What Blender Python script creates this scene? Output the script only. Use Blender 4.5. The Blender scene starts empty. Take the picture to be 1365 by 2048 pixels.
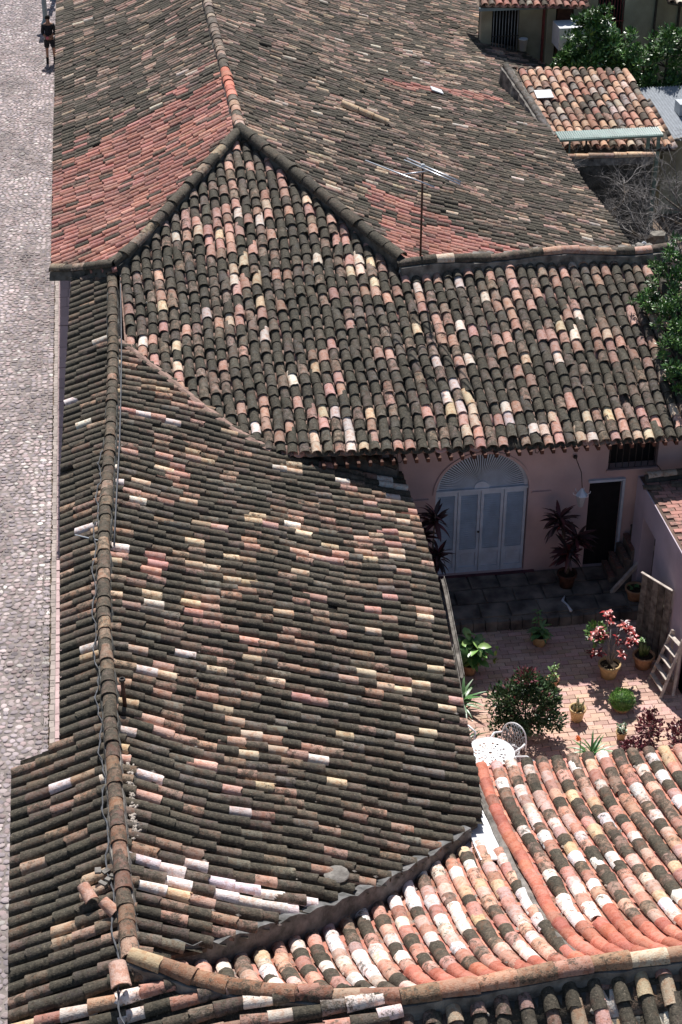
import bpy, bmesh, math, random
import numpy as np
from mathutils import Vector, Matrix, noise
random.seed(7)
R = random.random
U = random.uniform
sc = bpy.context.scene
COL = sc.collection

# ------------------------------------------------------------------ camera, world, sun, exposure
CAM_H, PITCH, YAW, FPX = 19.0, math.radians(32), math.radians(7.9), 3360.0
cam = bpy.data.cameras.new('camera')
cam.sensor_fit = 'VERTICAL'; cam.sensor_height = 36.0
cam.lens = FPX / 2048 * 36.0
cam.clip_end = 2000
camo = bpy.data.objects.new('camera', cam); COL.objects.link(camo)
camo.location = (0, 0, CAM_H)
camo.rotation_euler = (math.pi / 2 - PITCH, 0, -YAW)
sc.camera = camo

w = bpy.data.worlds.new("World"); sc.world = w; w.use_nodes = True
nt = w.node_tree; bg = nt.nodes['Background']
sky = nt.nodes.new('ShaderNodeTexSky'); sky.sky_type = 'NISHITA'; sky.sun_disc = False
SUN_EL = math.radians(52)
sky.sun_elevation = SUN_EL; sky.sun_rotation = math.radians(4)
nt.links.new(sky.outputs[0], bg.inputs[0]); bg.inputs[1].default_value = 0.066
sun = bpy.data.lights.new('sun', 'SUN'); sun.energy = 5.0; sun.angle = math.radians(0.5); sun.color = (1, 0.955, 0.92)
so = bpy.data.objects.new('sun', sun); COL.objects.link(so)
sd = Vector((-0.07 * math.cos(SUN_EL), -math.cos(SUN_EL), -math.sin(SUN_EL)))
so.rotation_euler = sd.to_track_quat('-Z', 'Y').to_euler(); so.location = (0, 30, 60)
sc.view_settings.view_transform = 'Standard'; sc.view_settings.look = 'None'
sc.view_settings.gamma = 1; sc.view_settings.exposure = 0.38; sc.view_settings.use_curve_mapping = False

FW = np.array([math.sin(YAW) * math.cos(PITCH), math.cos(YAW) * math.cos(PITCH), -math.sin(PITCH)])
def seen(p):
    """how large a metre at p shows; 0 when p is outside the frame"""
    v = np.array(p) - np.array([0, 0, CAM_H]); d = v @ FW
    if d < 1: return 0
    rt = np.array([math.cos(YAW), -math.sin(YAW), 0]); up = np.cross(rt, FW)
    if abs(v @ rt / d * FPX) > 685 or abs(v @ up / d * FPX) > 1026: return 0
    return FPX / d

# ------------------------------------------------------------------ materials
def new_mat(name):
    m = bpy.data.materials.new(name); m.use_nodes = True
    n = m.node_tree.nodes; l = m.node_tree.links
    return m, n, l, n['Principled BSDF']
def mat(name, col, rough=0.8, var=0.25, scale=6, bump=0.2, bscale=40, col2=None, spec=0.3, metal=0.0, detail=6):
    m, n, l, b = new_mat(name)
    g = n.new('ShaderNodeNewGeometry')
    t = n.new('ShaderNodeTexNoise'); t.inputs['Scale'].default_value = scale; t.inputs['Detail'].default_value = detail
    l.new(g.outputs['Position'], t.inputs['Vector'])
    r = n.new('ShaderNodeValToRGB')
    c2 = col2 if col2 else tuple(c * (1 - var) for c in col)
    c1 = tuple(min(1, c * (1 + var * .5)) for c in col) if not col2 else col
    r.color_ramp.elements[0].position = .35; r.color_ramp.elements[0].color = (*c2, 1)
    r.color_ramp.elements[1].position = .65; r.color_ramp.elements[1].color = (*c1, 1)
    l.new(t.outputs['Fac'], r.inputs['Fac']); l.new(r.outputs[0], b.inputs['Base Color'])
    b.inputs['Roughness'].default_value = rough; b.inputs['Specular IOR Level'].default_value = spec
    b.inputs['Metallic'].default_value = metal
    if bump:
        t2 = n.new('ShaderNodeTexNoise'); t2.inputs['Scale'].default_value = bscale; t2.inputs['Detail'].default_value = 4
        l.new(g.outputs['Position'], t2.inputs['Vector'])
        bp = n.new('ShaderNodeBump'); bp.inputs['Strength'].default_value = bump; bp.inputs['Distance'].default_value = .02
        l.new(t2.outputs['Fac'], bp.inputs['Height']); l.new(bp.outputs[0], b.inputs['Normal'])
    return m
def tint_mat(name, spot=(.04, .036, .026), spot2=(.10, .085, .065), rough=.85, scale=9.0, fine=55.0, bump=.5, hsvvar=.28, speck=None):
    """colour from the piece itself (object colour, or the colour attribute of a joined mesh); alpha = how much lichen grows on it"""
    m, n, l, b = new_mat(name)
    g = n.new('ShaderNodeNewGeometry'); oi = n.new('ShaderNodeObjectInfo')
    at = n.new('ShaderNodeAttribute'); at.attribute_name = 'tint'
    def mx(tp, a, bb, f=None, fac=1.0):
        x = n.new('ShaderNodeMixRGB'); x.blend_type = tp; x.inputs[0].default_value = fac
        for s, v in ((1, a), (2, bb)):
            if isinstance(v, tuple): x.inputs[s].default_value = (*v, 1)
            else: l.new(v, x.inputs[s])
        if f is not None: l.new(f, x.inputs[0])
        return x.outputs[0]
    def ma(op, a, bb, c=None):
        x = n.new('ShaderNodeMath'); x.operation = op
        for s, v in enumerate((a, bb, c)):
            if v is None: continue
            if isinstance(v, (int, float)): x.inputs[s].default_value = v
            else: l.new(v, x.inputs[s])
        return x.outputs[0]
    base = mx('ADD', oi.outputs['Color'], at.outputs['Color'])
    wth = ma('ADD', oi.outputs['Alpha'], at.outputs['Alpha'])
    t = n.new('ShaderNodeTexNoise'); t.inputs['Scale'].default_value = scale; t.inputs['Detail'].default_value = 8; t.inputs['Roughness'].default_value = .7
    l.new(g.outputs['Position'], t.inputs['Vector'])
    t2 = n.new('ShaderNodeTexNoise'); t2.inputs['Scale'].default_value = fine; t2.inputs['Detail'].default_value = 5
    l.new(g.outputs['Position'], t2.inputs['Vector'])
    # base mottling
    k = ma('MULTIPLY_ADD', t2.outputs['Fac'], hsvvar * 2.6, 1 - hsvvar * 1.3)
    vm = n.new('ShaderNodeVectorMath'); vm.operation = 'SCALE'; l.new(base, vm.inputs[0]); l.new(k, vm.inputs['Scale'])
    # lichen mask: noise against (1 - weathering)
    nz = ma('MULTIPLY_ADD', t2.outputs['Fac'], .35, ma('MULTIPLY', t.outputs['Fac'], .75))
    thr = ma('MULTIPLY_ADD', wth, -.36, .78)
    msk = ma('MULTIPLY', ma('SUBTRACT', nz, thr), 14.0)
    mc = n.new('ShaderNodeClamp'); l.new(msk, mc.inputs[0])
    t3 = n.new('ShaderNodeTexNoise'); t3.inputs['Scale'].default_value = 22; t3.inputs['Detail'].default_value = 7; t3.inputs['Roughness'].default_value = .7; l.new(g.outputs['Position'], t3.inputs['Vector'])
    spc = mx('MIX', spot, spot2, ma('MULTIPLY_ADD', t3.outputs['Fac'], 3.4, -1.25))
    bcol = vm.outputs[0]
    if speck:
        t6 = n.new('ShaderNodeTexNoise'); t6.inputs['Scale'].default_value = 13; t6.inputs['Detail'].default_value = 6; t6.inputs['Roughness'].default_value = .65
        l.new(g.outputs['Position'], t6.inputs['Vector'])
        c6 = n.new('ShaderNodeClamp'); l.new(ma('MULTIPLY', ma('SUBTRACT', t6.outputs['Fac'], .48), 9.0), c6.inputs[0])
        bcol = mx('MULTIPLY', bcol, (.82, .60, .50), ma('MULTIPLY', c6.outputs[0], .75))
    fin = mx('MIX', bcol, spc, ma('MULTIPLY', mc.outputs[0], .84))
    if speck:
        t4 = n.new('ShaderNodeTexNoise'); t4.inputs['Scale'].default_value = 38; t4.inputs['Detail'].default_value = 6; t4.inputs['Roughness'].default_value = .75
        l.new(g.outputs['Position'], t4.inputs['Vector'])
        m4 = n.new('ShaderNodeClamp'); l.new(ma('MULTIPLY', ma('SUBTRACT', t4.outputs['Fac'], .575), 12.0), m4.inputs[0])
        fin = mx('MIX', fin, speck, ma('MULTIPLY', m4.outputs[0], .42))
        t5 = n.new('ShaderNodeTexNoise'); t5.inputs['Scale'].default_value = 1.3; t5.inputs['Detail'].default_value = 3; l.new(g.outputs['Position'], t5.inputs['Vector'])
        vm2 = n.new('ShaderNodeVectorMath'); vm2.operation = 'SCALE'; l.new(fin, vm2.inputs[0]); l.new(ma('MULTIPLY_ADD', t5.outputs['Fac'], .9, .58), vm2.inputs['Scale']); fin = vm2.outputs[0]
    l.new(fin, b.inputs['Base Color'])
    b.inputs['Roughness'].default_value = rough; b.inputs['Specular IOR Level'].default_value = .25
    bp = n.new('ShaderNodeBump'); bp.inputs['Strength'].default_value = bump; bp.inputs['Distance'].default_value = .012
    l.new(t2.outputs['Fac'], bp.inputs['Height']); l.new(bp.outputs[0], b.inputs['Normal'])
    return m
M = {}
M['tile'] = tint_mat('fired_clay_tile', spot=(.024, .023, .017), spot2=(.115, .100, .073), speck=(.40, .33, .25), bump=.7)
M['stone'] = tint_mat('cobble_stone', spot=(.10, .095, .085), spot2=(.25, .22, .2), scale=5, bump=.3, hsvvar=.15)
M['brick'] = tint_mat('floor_brick', spot=(.10, .075, .06), spot2=(.3, .2, .16), scale=4, bump=.4)
M['leaf'] = tint_mat('leaf_blade', rough=.38, scale=3, bump=.08, hsvvar=.15)
M['leaf'].node_tree.nodes['Principled BSDF'].inputs['Specular IOR Level'].default_value = .5
M['mortar'] = mat('grey_mortar', (.30, .28, .25), .95, col2=(.10, .09, .08), scale=5, bump=.8, bscale=30)
M['dark_mortar'] = mat('dark_weathered_mortar', (.13, .13, .12), .95, col2=(.05, .05, .045), scale=5, bump=.9, bscale=25)
M['deck'] = mat('roof_bedding', (.12, .09, .07), .95, col2=(.04, .035, .03), scale=4, bump=.8, bscale=20)
M['pinkdeck'] = mat('pink_bedding_mortar', (.40, .27, .22), .95, col2=(.22, .15, .12), scale=7, bump=.8, bscale=25)
M['pink_wall'] = mat('pink_limewash', (.58, .44, .43), .9, col2=(.42, .32, .31), scale=1.1, bump=.25, bscale=18)
M['cream_wall'] = mat('stained_cream_plaster', (.42, .40, .30), .9, col2=(.24, .22, .16), scale=1.1, bump=.3, bscale=18)
M['white_wall'] = mat('street_plaster', (.5, .46, .42), .9, var=.2, scale=1, bump=.2)
M['lilac_wall'] = mat('lilac_limewash', (.55, .47, .52), .9, var=.15, scale=1.5, bump=.2)
M['blue_paint'] = mat('pale_blue_paint', (.52, .61, .70), .55, var=.12, scale=5, bump=.08)
M['white_paint'] = mat('white_enamel', (.82, .82, .83), .45, var=.06, scale=9, bump=.05)
M['grey_face'] = mat('valley_face_mortar', (.20, .195, .19), .95, col2=(.09, .09, .085), scale=7, bump=.9, bscale=25)
M['pale_mortar'] = mat('pale_mortar', (.52, .46, .40), .95, col2=(.30, .26, .22), scale=9, bump=.8)
M['black'] = mat('unlit_room_black', (.012, .012, .013), .9, bump=0)  # painted darkness for unlit interiors seen through doorways and windows
M['iron'] = mat('dark_iron', (.05, .045, .04), .6, var=.4, scale=20, bump=.2)
M['rust'] = mat('rusty_iron', (.12, .06, .04), .8, var=.5, scale=15, bump=.3)
M['metal'] = mat('dull_aluminium', (.55, .58, .62), .35, var=.15, scale=10, bump=.05, metal=.7)
M['galv'] = mat('galvanised_sheet', (.40, .43, .46), .5, var=.12, scale=6, bump=.15, metal=.2)
M['terracotta'] = mat('flowerpot_clay', (.52, .30, .16), .8, col2=(.36, .19, .11), scale=14, bump=.3)
M['ochre_pot'] = mat('ochre_pot_clay', (.62, .44, .22), .8, col2=(.48, .32, .16), scale=14, bump=.3)
M['soil'] = mat('potting_soil', (.05, .035, .022), .95, var=.5, scale=40, bump=.6)
M['bark'] = mat('tree_bark', (.16, .13, .10), .9, var=.5, scale=14, bump=.7)
M['twig'] = mat('bare_grey_twig', (.24, .225, .215), .9, var=.4, scale=9, bump=.2)
M['wood'] = mat('weathered_board', (.26, .24, .20), .9, col2=(.10, .09, .075), scale=9, bump=.5)
M['wood2'] = mat('dark_weathered_board', (.17, .155, .13), .95, col2=(.06, .055, .045), scale=7, bump=.5)
M['darkwood'] = mat('dark_brown_wood', (.10, .045, .03), .8, var=.4, scale=8, bump=.3)
M['redwood'] = mat('red_brown_paint', (.20, .05, .045), .7, var=.3, scale=8, bump=.2)
M['lightwood'] = mat('bare_ladder_wood', (.52, .46, .40), .8, var=.3, scale=10, bump=.3)
M['ground'] = mat('dry_earth', (.20, .15, .11), .95, col2=(.12, .09, .07), scale=2, bump=.8, bscale=15)
M['joint'] = mat('street_joint_dirt', (.30, .26, .24), .95, col2=(.17, .15, .14), scale=3, bump=.6)
M['floor_joint'] = mat('courtyard_joint', (.20, .13, .10), .95, col2=(.10, .07, .055), scale=3, bump=.6)
M['green_glass'] = mat('green_corrugated_sheet', (.15, .24, .215), .35, var=.25, scale=3, bump=.1)
M['cable'] = mat('grey_cable', (.10, .105, .115), .7, var=.3, scale=12, bump=.1)
M['skin'] = mat('skin', (.34, .19, .13), .6, var=.1, bump=0)
M['cloth'] = mat('dark_cloth', (.02, .021, .026), .9, var=.3, scale=9, bump=.2)
M['hair'] = mat('dark_hair', (.015, .012, .01), .8, bump=0)
M['pinkcloth'] = mat('pink_cloth', (.6, .16, .2), .8, bump=0)
M['lampgrey'] = mat('grey_post_paint', (.20, .27, .30), .6, var=.2, scale=5, bump=.1)
M['purple'] = mat('maroon_plinth_paint', (.11, .045, .055), .85, var=.3, scale=6, bump=.3)
M['rubblestone'] = mat('walkway_stone', (.25, .215, .18), .9, col2=(.08, .07, .062), scale=3, bump=.7, bscale=14)
M['plastic'] = mat('white_plastic', (.7, .72, .74), .5, bump=0, var=.05)

# ------------------------------------------------------------------ mesh helpers
def link(o, parent=None):
    COL.objects.link(o)
    if parent is not None: o.parent = parent
    return o
def thing(name, label, cat, loc=(0, 0, 0), group=None, rz=0):
    o = bpy.data.objects.new(name, None); COL.objects.link(o); o.location = loc; o.rotation_euler = (0, 0, rz)
    o.empty_display_size = .2
    o['label'] = label; o['category'] = cat
    if group: o['group'] = group
    return o
def tag(o, label, cat, group=None):
    o['label'] = label; o['category'] = cat
    if group: o['group'] = group
    return o
def structure(o): o['kind'] = 'structure'; return o
def stuff(o): o['kind'] = 'stuff'; return o

TINTED = ('tile', 'stone', 'brick', 'leaf')
class MB:
    """collects shapes into one mesh"""
    def __init__(s): s.v = []; s.f = []; s.c = []; s.sm = []
    def add(s, vs, fs, tint=None, smooth=False):
        k = len(s.v); s.v += [tuple(v) for v in vs]; s.f += [tuple(i + k for i in f) for f in fs]
        s.c += [tint if tint else (0, 0, 0, 0)] * len(vs); s.sm += [smooth] * len(fs); return s
    def box(s, c, size, rz=0, tint=None, mat4=None):
        hx, hy, hz = size[0] / 2, size[1] / 2, size[2] / 2
        vs = [Vector((x * hx, y * hy, z * hz)) for z in (-1, 1) for x, y in ((-1, -1), (1, -1), (1, 1), (-1, 1))]
        rot = mat4 if mat4 is not None else Matrix.Rotation(rz, 3, 'Z')
        vs = [rot @ v + Vector(c) for v in vs]
        return s.add(vs, [(3, 2, 1, 0), (4, 5, 6, 7), (0, 1, 5, 4), (1, 2, 6, 5), (2, 3, 7, 6), (3, 0, 4, 7)], tint)
    def tube(s, pts, rad, n=6, cap=True, smooth=True, tint=None):
        pts = [Vector(p) for p in pts]; rads = rad if isinstance(rad, (list, tuple)) else [rad] * len(pts)
        rings = []; prev = None
        for i, p in enumerate(pts):
            d = (pts[min(i + 1, len(pts) - 1)] - pts[max(i - 1, 0)]).normalized()
            if prev is None: a = d.orthogonal().normalized()
            else:
                a = prev - d * prev.dot(d); a = a.normalized() if a.length > 1e-5 else d.orthogonal().normalized()
            prev = a; b = d.cross(a)
            rings.append([p + (a * math.cos(2 * math.pi * j / n) + b * math.sin(2 * math.pi * j / n)) * rads[i] for j in range(n)])
        vs = [v for r in rings for v in r]; fs = []
        for i in range(len(pts) - 1):
            for j in range(n):
                fs.append((i * n + j, i * n + (j + 1) % n, (i + 1) * n + (j + 1) % n, (i + 1) * n + j))
        if cap and n > 2: fs += [tuple(range(n))[::-1], tuple(range((len(pts) - 1) * n, len(pts) * n))]
        return s.add(vs, fs, tint, smooth)
    def lathe(s, prof, n=20, c=(0, 0, 0), smooth=True, tint=None):
        vs = []; fs = []
        for r, z in prof:
            for j in range(n):
                a = 2 * math.pi * j / n; vs.append((c[0] + r * math.cos(a), c[1] + r * math.sin(a), c[2] + z))
        for i in range(len(prof) - 1):
            for j in range(n): fs.append((i * n + j, i * n + (j + 1) % n, (i + 1) * n + (j + 1) % n, (i + 1) * n + j))
        return s.add(vs, fs, tint, smooth)
    def build(s, name, m, parent=None, mesh_only=False, white=None):
        me = bpy.data.meshes.new(name); me.from_pydata(s.v, [], s.f)
        me.polygons.foreach_set('use_smooth', s.sm)
        if any(c[3] or c[0] for c in s.c) or (isinstance(m, str) and m in TINTED):
            a = me.color_attributes.new('tint', 'FLOAT_COLOR', 'POINT')
            a.data.foreach_set('color', np.array(s.c, dtype=np.float32).ravel())
        me.materials.append(m if not isinstance(m, str) else M[m])
        if mesh_only: return me
        o = bpy.data.objects.new(name, me); o.color = (0, 0, 0, 0)
        return link(o, parent)

def np_mesh(name, V, F, m, parent=None, tint=None, smooth=None):
    me = bpy.data.meshes.new(name)
    me.from_pydata(V.tolist() if hasattr(V, 'tolist') else V, [], F.tolist() if hasattr(F, 'tolist') else F)
    if tint is not None:
        a = me.color_attributes.new('tint', 'FLOAT_COLOR', 'POINT'); a.data.foreach_set('color', np.asarray(tint, dtype=np.float32).ravel())
    if smooth is not None: me.polygons.foreach_set('use_smooth', np.asarray(smooth, dtype=bool))
    me.materials.append(M[m]); o = bpy.data.objects.new(name, me); o.color = (0, 0, 0, 0)
    return link(o, parent)

def fbm(x, y, s, seed=0): return noise.noise(Vector((x * s + seed * 7.3, y * s - seed * 3.1, seed * 1.7)))

# ------------------------------------------------------------------ barrel tile
def tile_shape(n=7, L=.42, r0=.078, r1=.094, seed=0, th=.013, flat=.82):
    """cover tile: lies along +X, wide end at x=0 (down the slope), narrow end at x=-L; crown towards +Z"""
    rg = random.Random(seed); V = []; F = []; S = []
    e = [rg.uniform(-.006, .006) for _ in range(n + 1)]
    if seed % 3 == 2:
        c0 = rg.randrange(1, n); e[c0] -= .03; e[min(n, c0 + 1)] -= .022
    if seed == 7: e = [q - .05 * abs(math.sin(i * 1.9)) for i, q in enumerate(e)]
    def ring(x, r, t, jit=0, sag=0):
        return [(x + (e[i] * jit), -r * math.cos(math.pi * i / n), (r * flat) * math.sin(math.pi * i / n) * (1 + sag) + t) for i in range(n + 1)]
    a = ring(0, r1, 0, 1); b = ring(-L, r0, 0)
    c = [(x, y * (1 - th / r1), z - th * (.5 + .5 * math.sin(math.pi * i / n))) for i, (x, y, z) in enumerate(a)]
    d = [(x, y * (1 - th / r0), z - th) for (x, y, z) in b]
    V = a + b + a + c + c + d; N = n + 1
    for i in range(n):
        F.append((i, i + 1, N + i + 1, N + i)); S.append(True)           # outer
    for i in range(n):
        F.append((2 * N + i + 1, 2 * N + i, 3 * N + i, 3 * N + i + 1)); S.append(False)   # rim at the open end
    for i in range(n):
        F.append((4 * N + i + 1, 4 * N + i, 5 * N + i, 5 * N + i + 1)); S.append(True)    # inside
    return np.array(V), np.array(F)[:, ::-1], S
SHAPES = [tile_shape(seed=k, r1=.094 + .004 * ((k % 4) - 1.5), L=.42 + .01 * (k % 4), r0=.076 + .003 * (k % 3), flat=.78 + .03 * (k % 4)) for k in range(8)]
TILE_MESH = []
for k, (V_, F_, S_) in enumerate(SHAPES):
    me = bpy.data.meshes.new('cover_tile'); me.from_pydata(V_.tolist(), [], F_.tolist()); me.polygons.foreach_set('use_smooth', S_)
    at_ = me.color_attributes.new('tint', 'FLOAT_COLOR', 'POINT'); at_.data.foreach_set('color', [0.0] * (4 * len(V_)))
    me.materials.append(M['tile']); TILE_MESH.append(me)

def jig2(c): k = U(.7, 1.3); return (c[0] * k, c[1] * k, c[2] * k)
def basis(d, nrm):
    d = d.normalized(); s = nrm.cross(d).normalized(); nn = d.cross(s)
    return Matrix(((d.x, s.x, nn.x), (d.y, s.y, nn.y), (d.z, s.z, nn.z)))
class Tiles:
    def __init__(s): s.rec = []; s.pans = []; s.lumps = []
    def put(s, pos, R3, sx, sw, tint, imp=None): s.rec.append((pos, R3, sx, sw, tint, random.choice((0, 1, 3, 4, 6, 0, 1, 3, 4, 6, 2, 5, 7))))
    def build(s, parent, name='roof_tile', limit=300, stuffname='distant_roof_tiles', restparent=None):
        rank = sorted(range(len(s.rec)), key=lambda i: -seen(s.rec[i][0]))
        top = rank[:limit]; rest = rank[limit:]
        for i in top:
            pos, R3, sx, sw, tint, k = s.rec[i]
            o = bpy.data.objects.new(name, TILE_MESH[k]); o.color = tint
            o.matrix_local = Matrix.Translation(pos) @ (R3 @ Matrix.Diagonal((sx, sw, sw))).to_4x4()
            link(o, parent)
        if rest:
            Vs = []; Fs = []; Cs = []; Ss = []; k0 = 0
            for i in rest:
                pos, R3, sx, sw, tint, k = s.rec[i]; V0, F0, S0 = SHAPES[k]
                A = np.array(R3 @ Matrix.Diagonal((sx, sw, sw)))
                Vs.append(V0 @ A.T + np.array(pos)); Fs.append(F0 + k0); k0 += len(V0); Cs.append(np.tile(tint, (len(V0), 1))); Ss += S0
            stuff(np_mesh(stuffname, np.vstack(Vs), np.vstack(Fs), 'tile', restparent or parent, np.vstack(Cs), Ss))
        if s.lumps:
            b = MB()
            for q, Bm in s.lumps:
                k = U(.012, .028); c = jig2((.34, .31, .27)); b.add([q + Bm @ Vector(v) * k for v in ((-1.6, 0, 0), (0, -1, .1), (1.5, .2, 0), (.1, 1, 0), (0, 0, .9))], [(0, 1, 4), (1, 2, 4), (2, 3, 4), (3, 0, 4)], (*c, .3))
            stuff(b.build('mortar_lumps', 'tile', restparent or parent))
        if s.pans:
            b = MB()
            for vs, fs, c in s.pans: b.add(vs, fs, c, True)
            stuff(b.build('channel_tiles', 'tile', restparent or parent))

# palettes: (weight, rgb, weathering)
DARK = [(20, (.085, .074, .057), .92), (17, (.125, .10, .078), .8), (12, (.18, .135, .105), .75), (9, (.19, .17, .14), .7), (10, (.29, .20, .15), .68),
        (9, (.41, .26, .20), .6), (7, (.55, .43, .30), .5), (3, (.50, .29, .235), .4), (2, (.68, .61, .54), .4)]
MIX_B = [(24, (.085, .082, .068), .92), (20, (.13, .12, .10), .8), (14, (.18, .15, .125), .75), (10, (.27, .20, .16), .7), (8, (.42, .27, .22), .55),
         (6, (.52, .33, .27), .42), (4, (.62, .50, .35), .42), (3, (.72, .63, .55), .35)]
MIX_D = [(23, (.11, .098, .08), .92), (20, (.155, .13, .107), .8), (14, (.215, .17, .14), .74), (12, (.31, .23, .18), .65), (7, (.38, .255, .21), .55), (4, (.46, .37, .28), .5), (1, (.56, .5, .43), .45)]
GAP_SHADE = [(1, (.055, .047, .037), .8)]  # channel tiles coloured dark to paint in the shade between cover rows
RED = [(10, (.43, .21, .17), .35), (8, (.38, .195, .16), .45), (5, (.49, .26, .21), .3), (3, (.27, .17, .14), .75), (2, (.16, .12, .10), .9)]
PALE = [(10, (.76, .65, .58), .52), (7, (.86, .82, .79), .48), (9, (.58, .35, .27), .58), (9, (.52, .28, .22), .52), (9, (.17, .12, .088), .85), (8, (.11, .085, .063), .9),
        (8, (.28, .19, .145), .75), (4, (.62, .46, .30), .4), (6, (.60, .41, .36), .35)]
NEWRED = [(10, (.50, .185, .13), .3), (4, (.54, .22, .16), .28), (2, (.40, .18, .13), .48)]
STREET = [(26, (.08, .07, .055), .92), (20, (.125, .10, .08), .8), (12, (.18, .135, .105), .72), (6, (.28, .19, .14), .7), (3, (.42, .31, .22), .6), (1, (.66, .60, .54), .4)]
WARM = [(12, (.52, .34, .24), .4), (8, (.44, .24, .18), .4), (8, (.34, .22, .17), .6), (6, (.20, .16, .13), .85), (5, (.62, .46, .34), .3), (5, (.30, .27, .24), .6), (3, (.55, .46, .39), .4)]
RIDGE = [(10, (.22, .16, .125), .75), (8, (.16, .13, .105), .85), (5, (.32, .22, .17), .6), (2, (.44, .35, .28), .5)]
def pick(pal):
    t = sum(p[0] for p in pal) * R()
    for wt, c, a in pal:
        t -= wt
        if t <= 0: break
    k = U(.78, 1.2)
    if c[0] < .25: k *= .86
    return (c[0] * k, c[1] * k * U(.95, 1.05), c[2] * k * U(.93, 1.07), min(1, max(0.02, a + U(-.12, .12))))

def intervals(poly, a, u, v):
    """spans in b where the line {a v + b u} lies inside poly"""
    xs = []
    for i in range(len(poly)):
        p, q = poly[i], poly[(i + 1) % len(poly)]
        pa, qa = p[0] * v[0] + p[1] * v[1], q[0] * v[0] + q[1] * v[1]
        if (pa > a) != (qa > a):
            t = (a - pa) / (qa - pa); x, y = p[0] + t * (q[0] - p[0]), p[1] + t * (q[1] - p[1]); xs.append(x * u[0] + y * u[1])
    xs.sort(); return [(xs[i], xs[i + 1]) for i in range(0, len(xs) - 1, 2)]
def slope(T, h, poly, u, p=.215, e=.30, pal=None, palfn=None, wid=1.0, wob=.02, jit=1.0, seed=0, pan=True, panpal=None, over=.05, lift=.035, sag=.0, offs=.16, warp=None, clu=.6):
    """lay barrel tiles on z=h(x,y) inside plan polygon poly, draining along u"""
    v = (-u[1], u[0]); avs = [q[0] * v[0] + q[1] * v[1] for q in poly]; a0, a1 = min(avs), max(avs)
    ncol = int((a1 - a0) / p)
    def S(a, b, dz=0):
        aa = a + wob * noise.noise(Vector((b * .55, a * .25, seed + 3.3))) * 2
        x, y = aa * v[0] + b * u[0], aa * v[1] + b * u[1]
        if warp: x, y = warp(x, y)
        return Vector((x, y, h(x, y) + dz))
    for c in range(ncol + 1):
        a = a0 + p * (c + .5)
        for b0, b1 in intervals(poly, a, u, v):
            b1 += over; off = offs * noise.noise(Vector((c * .23, seed, 1))) + U(-.035, .035) * jit
            b = b1; k = 0
            while b > b0 + .06:
                ee = e * U(.9, 1.1) if k else e * (.75 + off)
                top = max(b - e - .11, b0 - .03)
                P0 = S(a, b, lift + .014); P1 = S(a, top, lift - .004)
                d = P0 - P1; L = d.length
                if L > .09:
                    nr = Vector((-(h(P0.x + .05, P0.y) - h(P0.x - .05, P0.y)) / .1, -(h(P0.x, P0.y + .05) - h(P0.x, P0.y - .05)) / .1, 1)).normalized()
                    Bm = basis(d, nr)
                    P0 = P0 + Vector((0, 0, U(-.004, .009) * jit)) + Bm.col[1] * U(-.008, .008) * jit
                    yaw = U(-.035, .035) * jit + (U(-.12, .12) if R() < .012 * jit else 0)
                    Bm = Bm @ Matrix.Rotation(yaw, 3, 'Z') @ Matrix.Rotation(U(-.03, .03), 3, 'X')
                    if not (R() < .0015):
                        pl = palfn(P0.x, P0.y, b1 - b, b - b0) if palfn else pal; tc = pick(pl)
                        if clu:
                            qn = fbm(P0.x * (.55 if abs(u[0]) > .5 else 1), P0.y * (1 if abs(u[0]) > .5 else .6), 1.5, seed + 60) + .6 * fbm(P0.x, P0.y, .35, seed + 61)
                            lum = tc[0] + tc[1] + tc[2]
                            if (lum > .8 and qn < .05 and R() < clu) or (lum < .45 and qn > .2 and R() < clu): tc = pick(pl)
                        if R() < .09: T.lumps.append((P0 + Bm @ Vector((U(-.02, .03), random.choice((-.095, .095)) * wid, U(.0, .03))), Bm))
                        T.put(P0, Bm, L / .435, wid * U(.95, 1.05), tc)
                b -= ee; k += 1
        if pan:
            ap = a0 + p * (c + 1)
            for b0, b1 in intervals(poly, ap, u, v):
                b = b1 + over + .03; wd = p * .47
                while b > b0:
                    t = max(b - .33, b0)
                    vs = []
                    for bb, dz in ((b, .030), (t, .012)):
                        for q, zz in ((-1, .05), (-.5, .012), (0, 0), (.5, .012), (1, .05)):
                            P = S(ap + q * wd, bb, dz + zz - .02); vs.append(P)
                    fs = [(i, i + 1, i + 6, i + 5) for i in range(4)]
                    # front lip
                    vs += [Vector(q) - Vector((0, 0, .015)) for q in vs[:5]]
                    fs += [(i + 1, i, 10 + i, 11 + i) for i in range(4)]
                    T.pans.append((vs, fs, pick(panpal or pal or DARK)))
                    b -= .30
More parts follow.
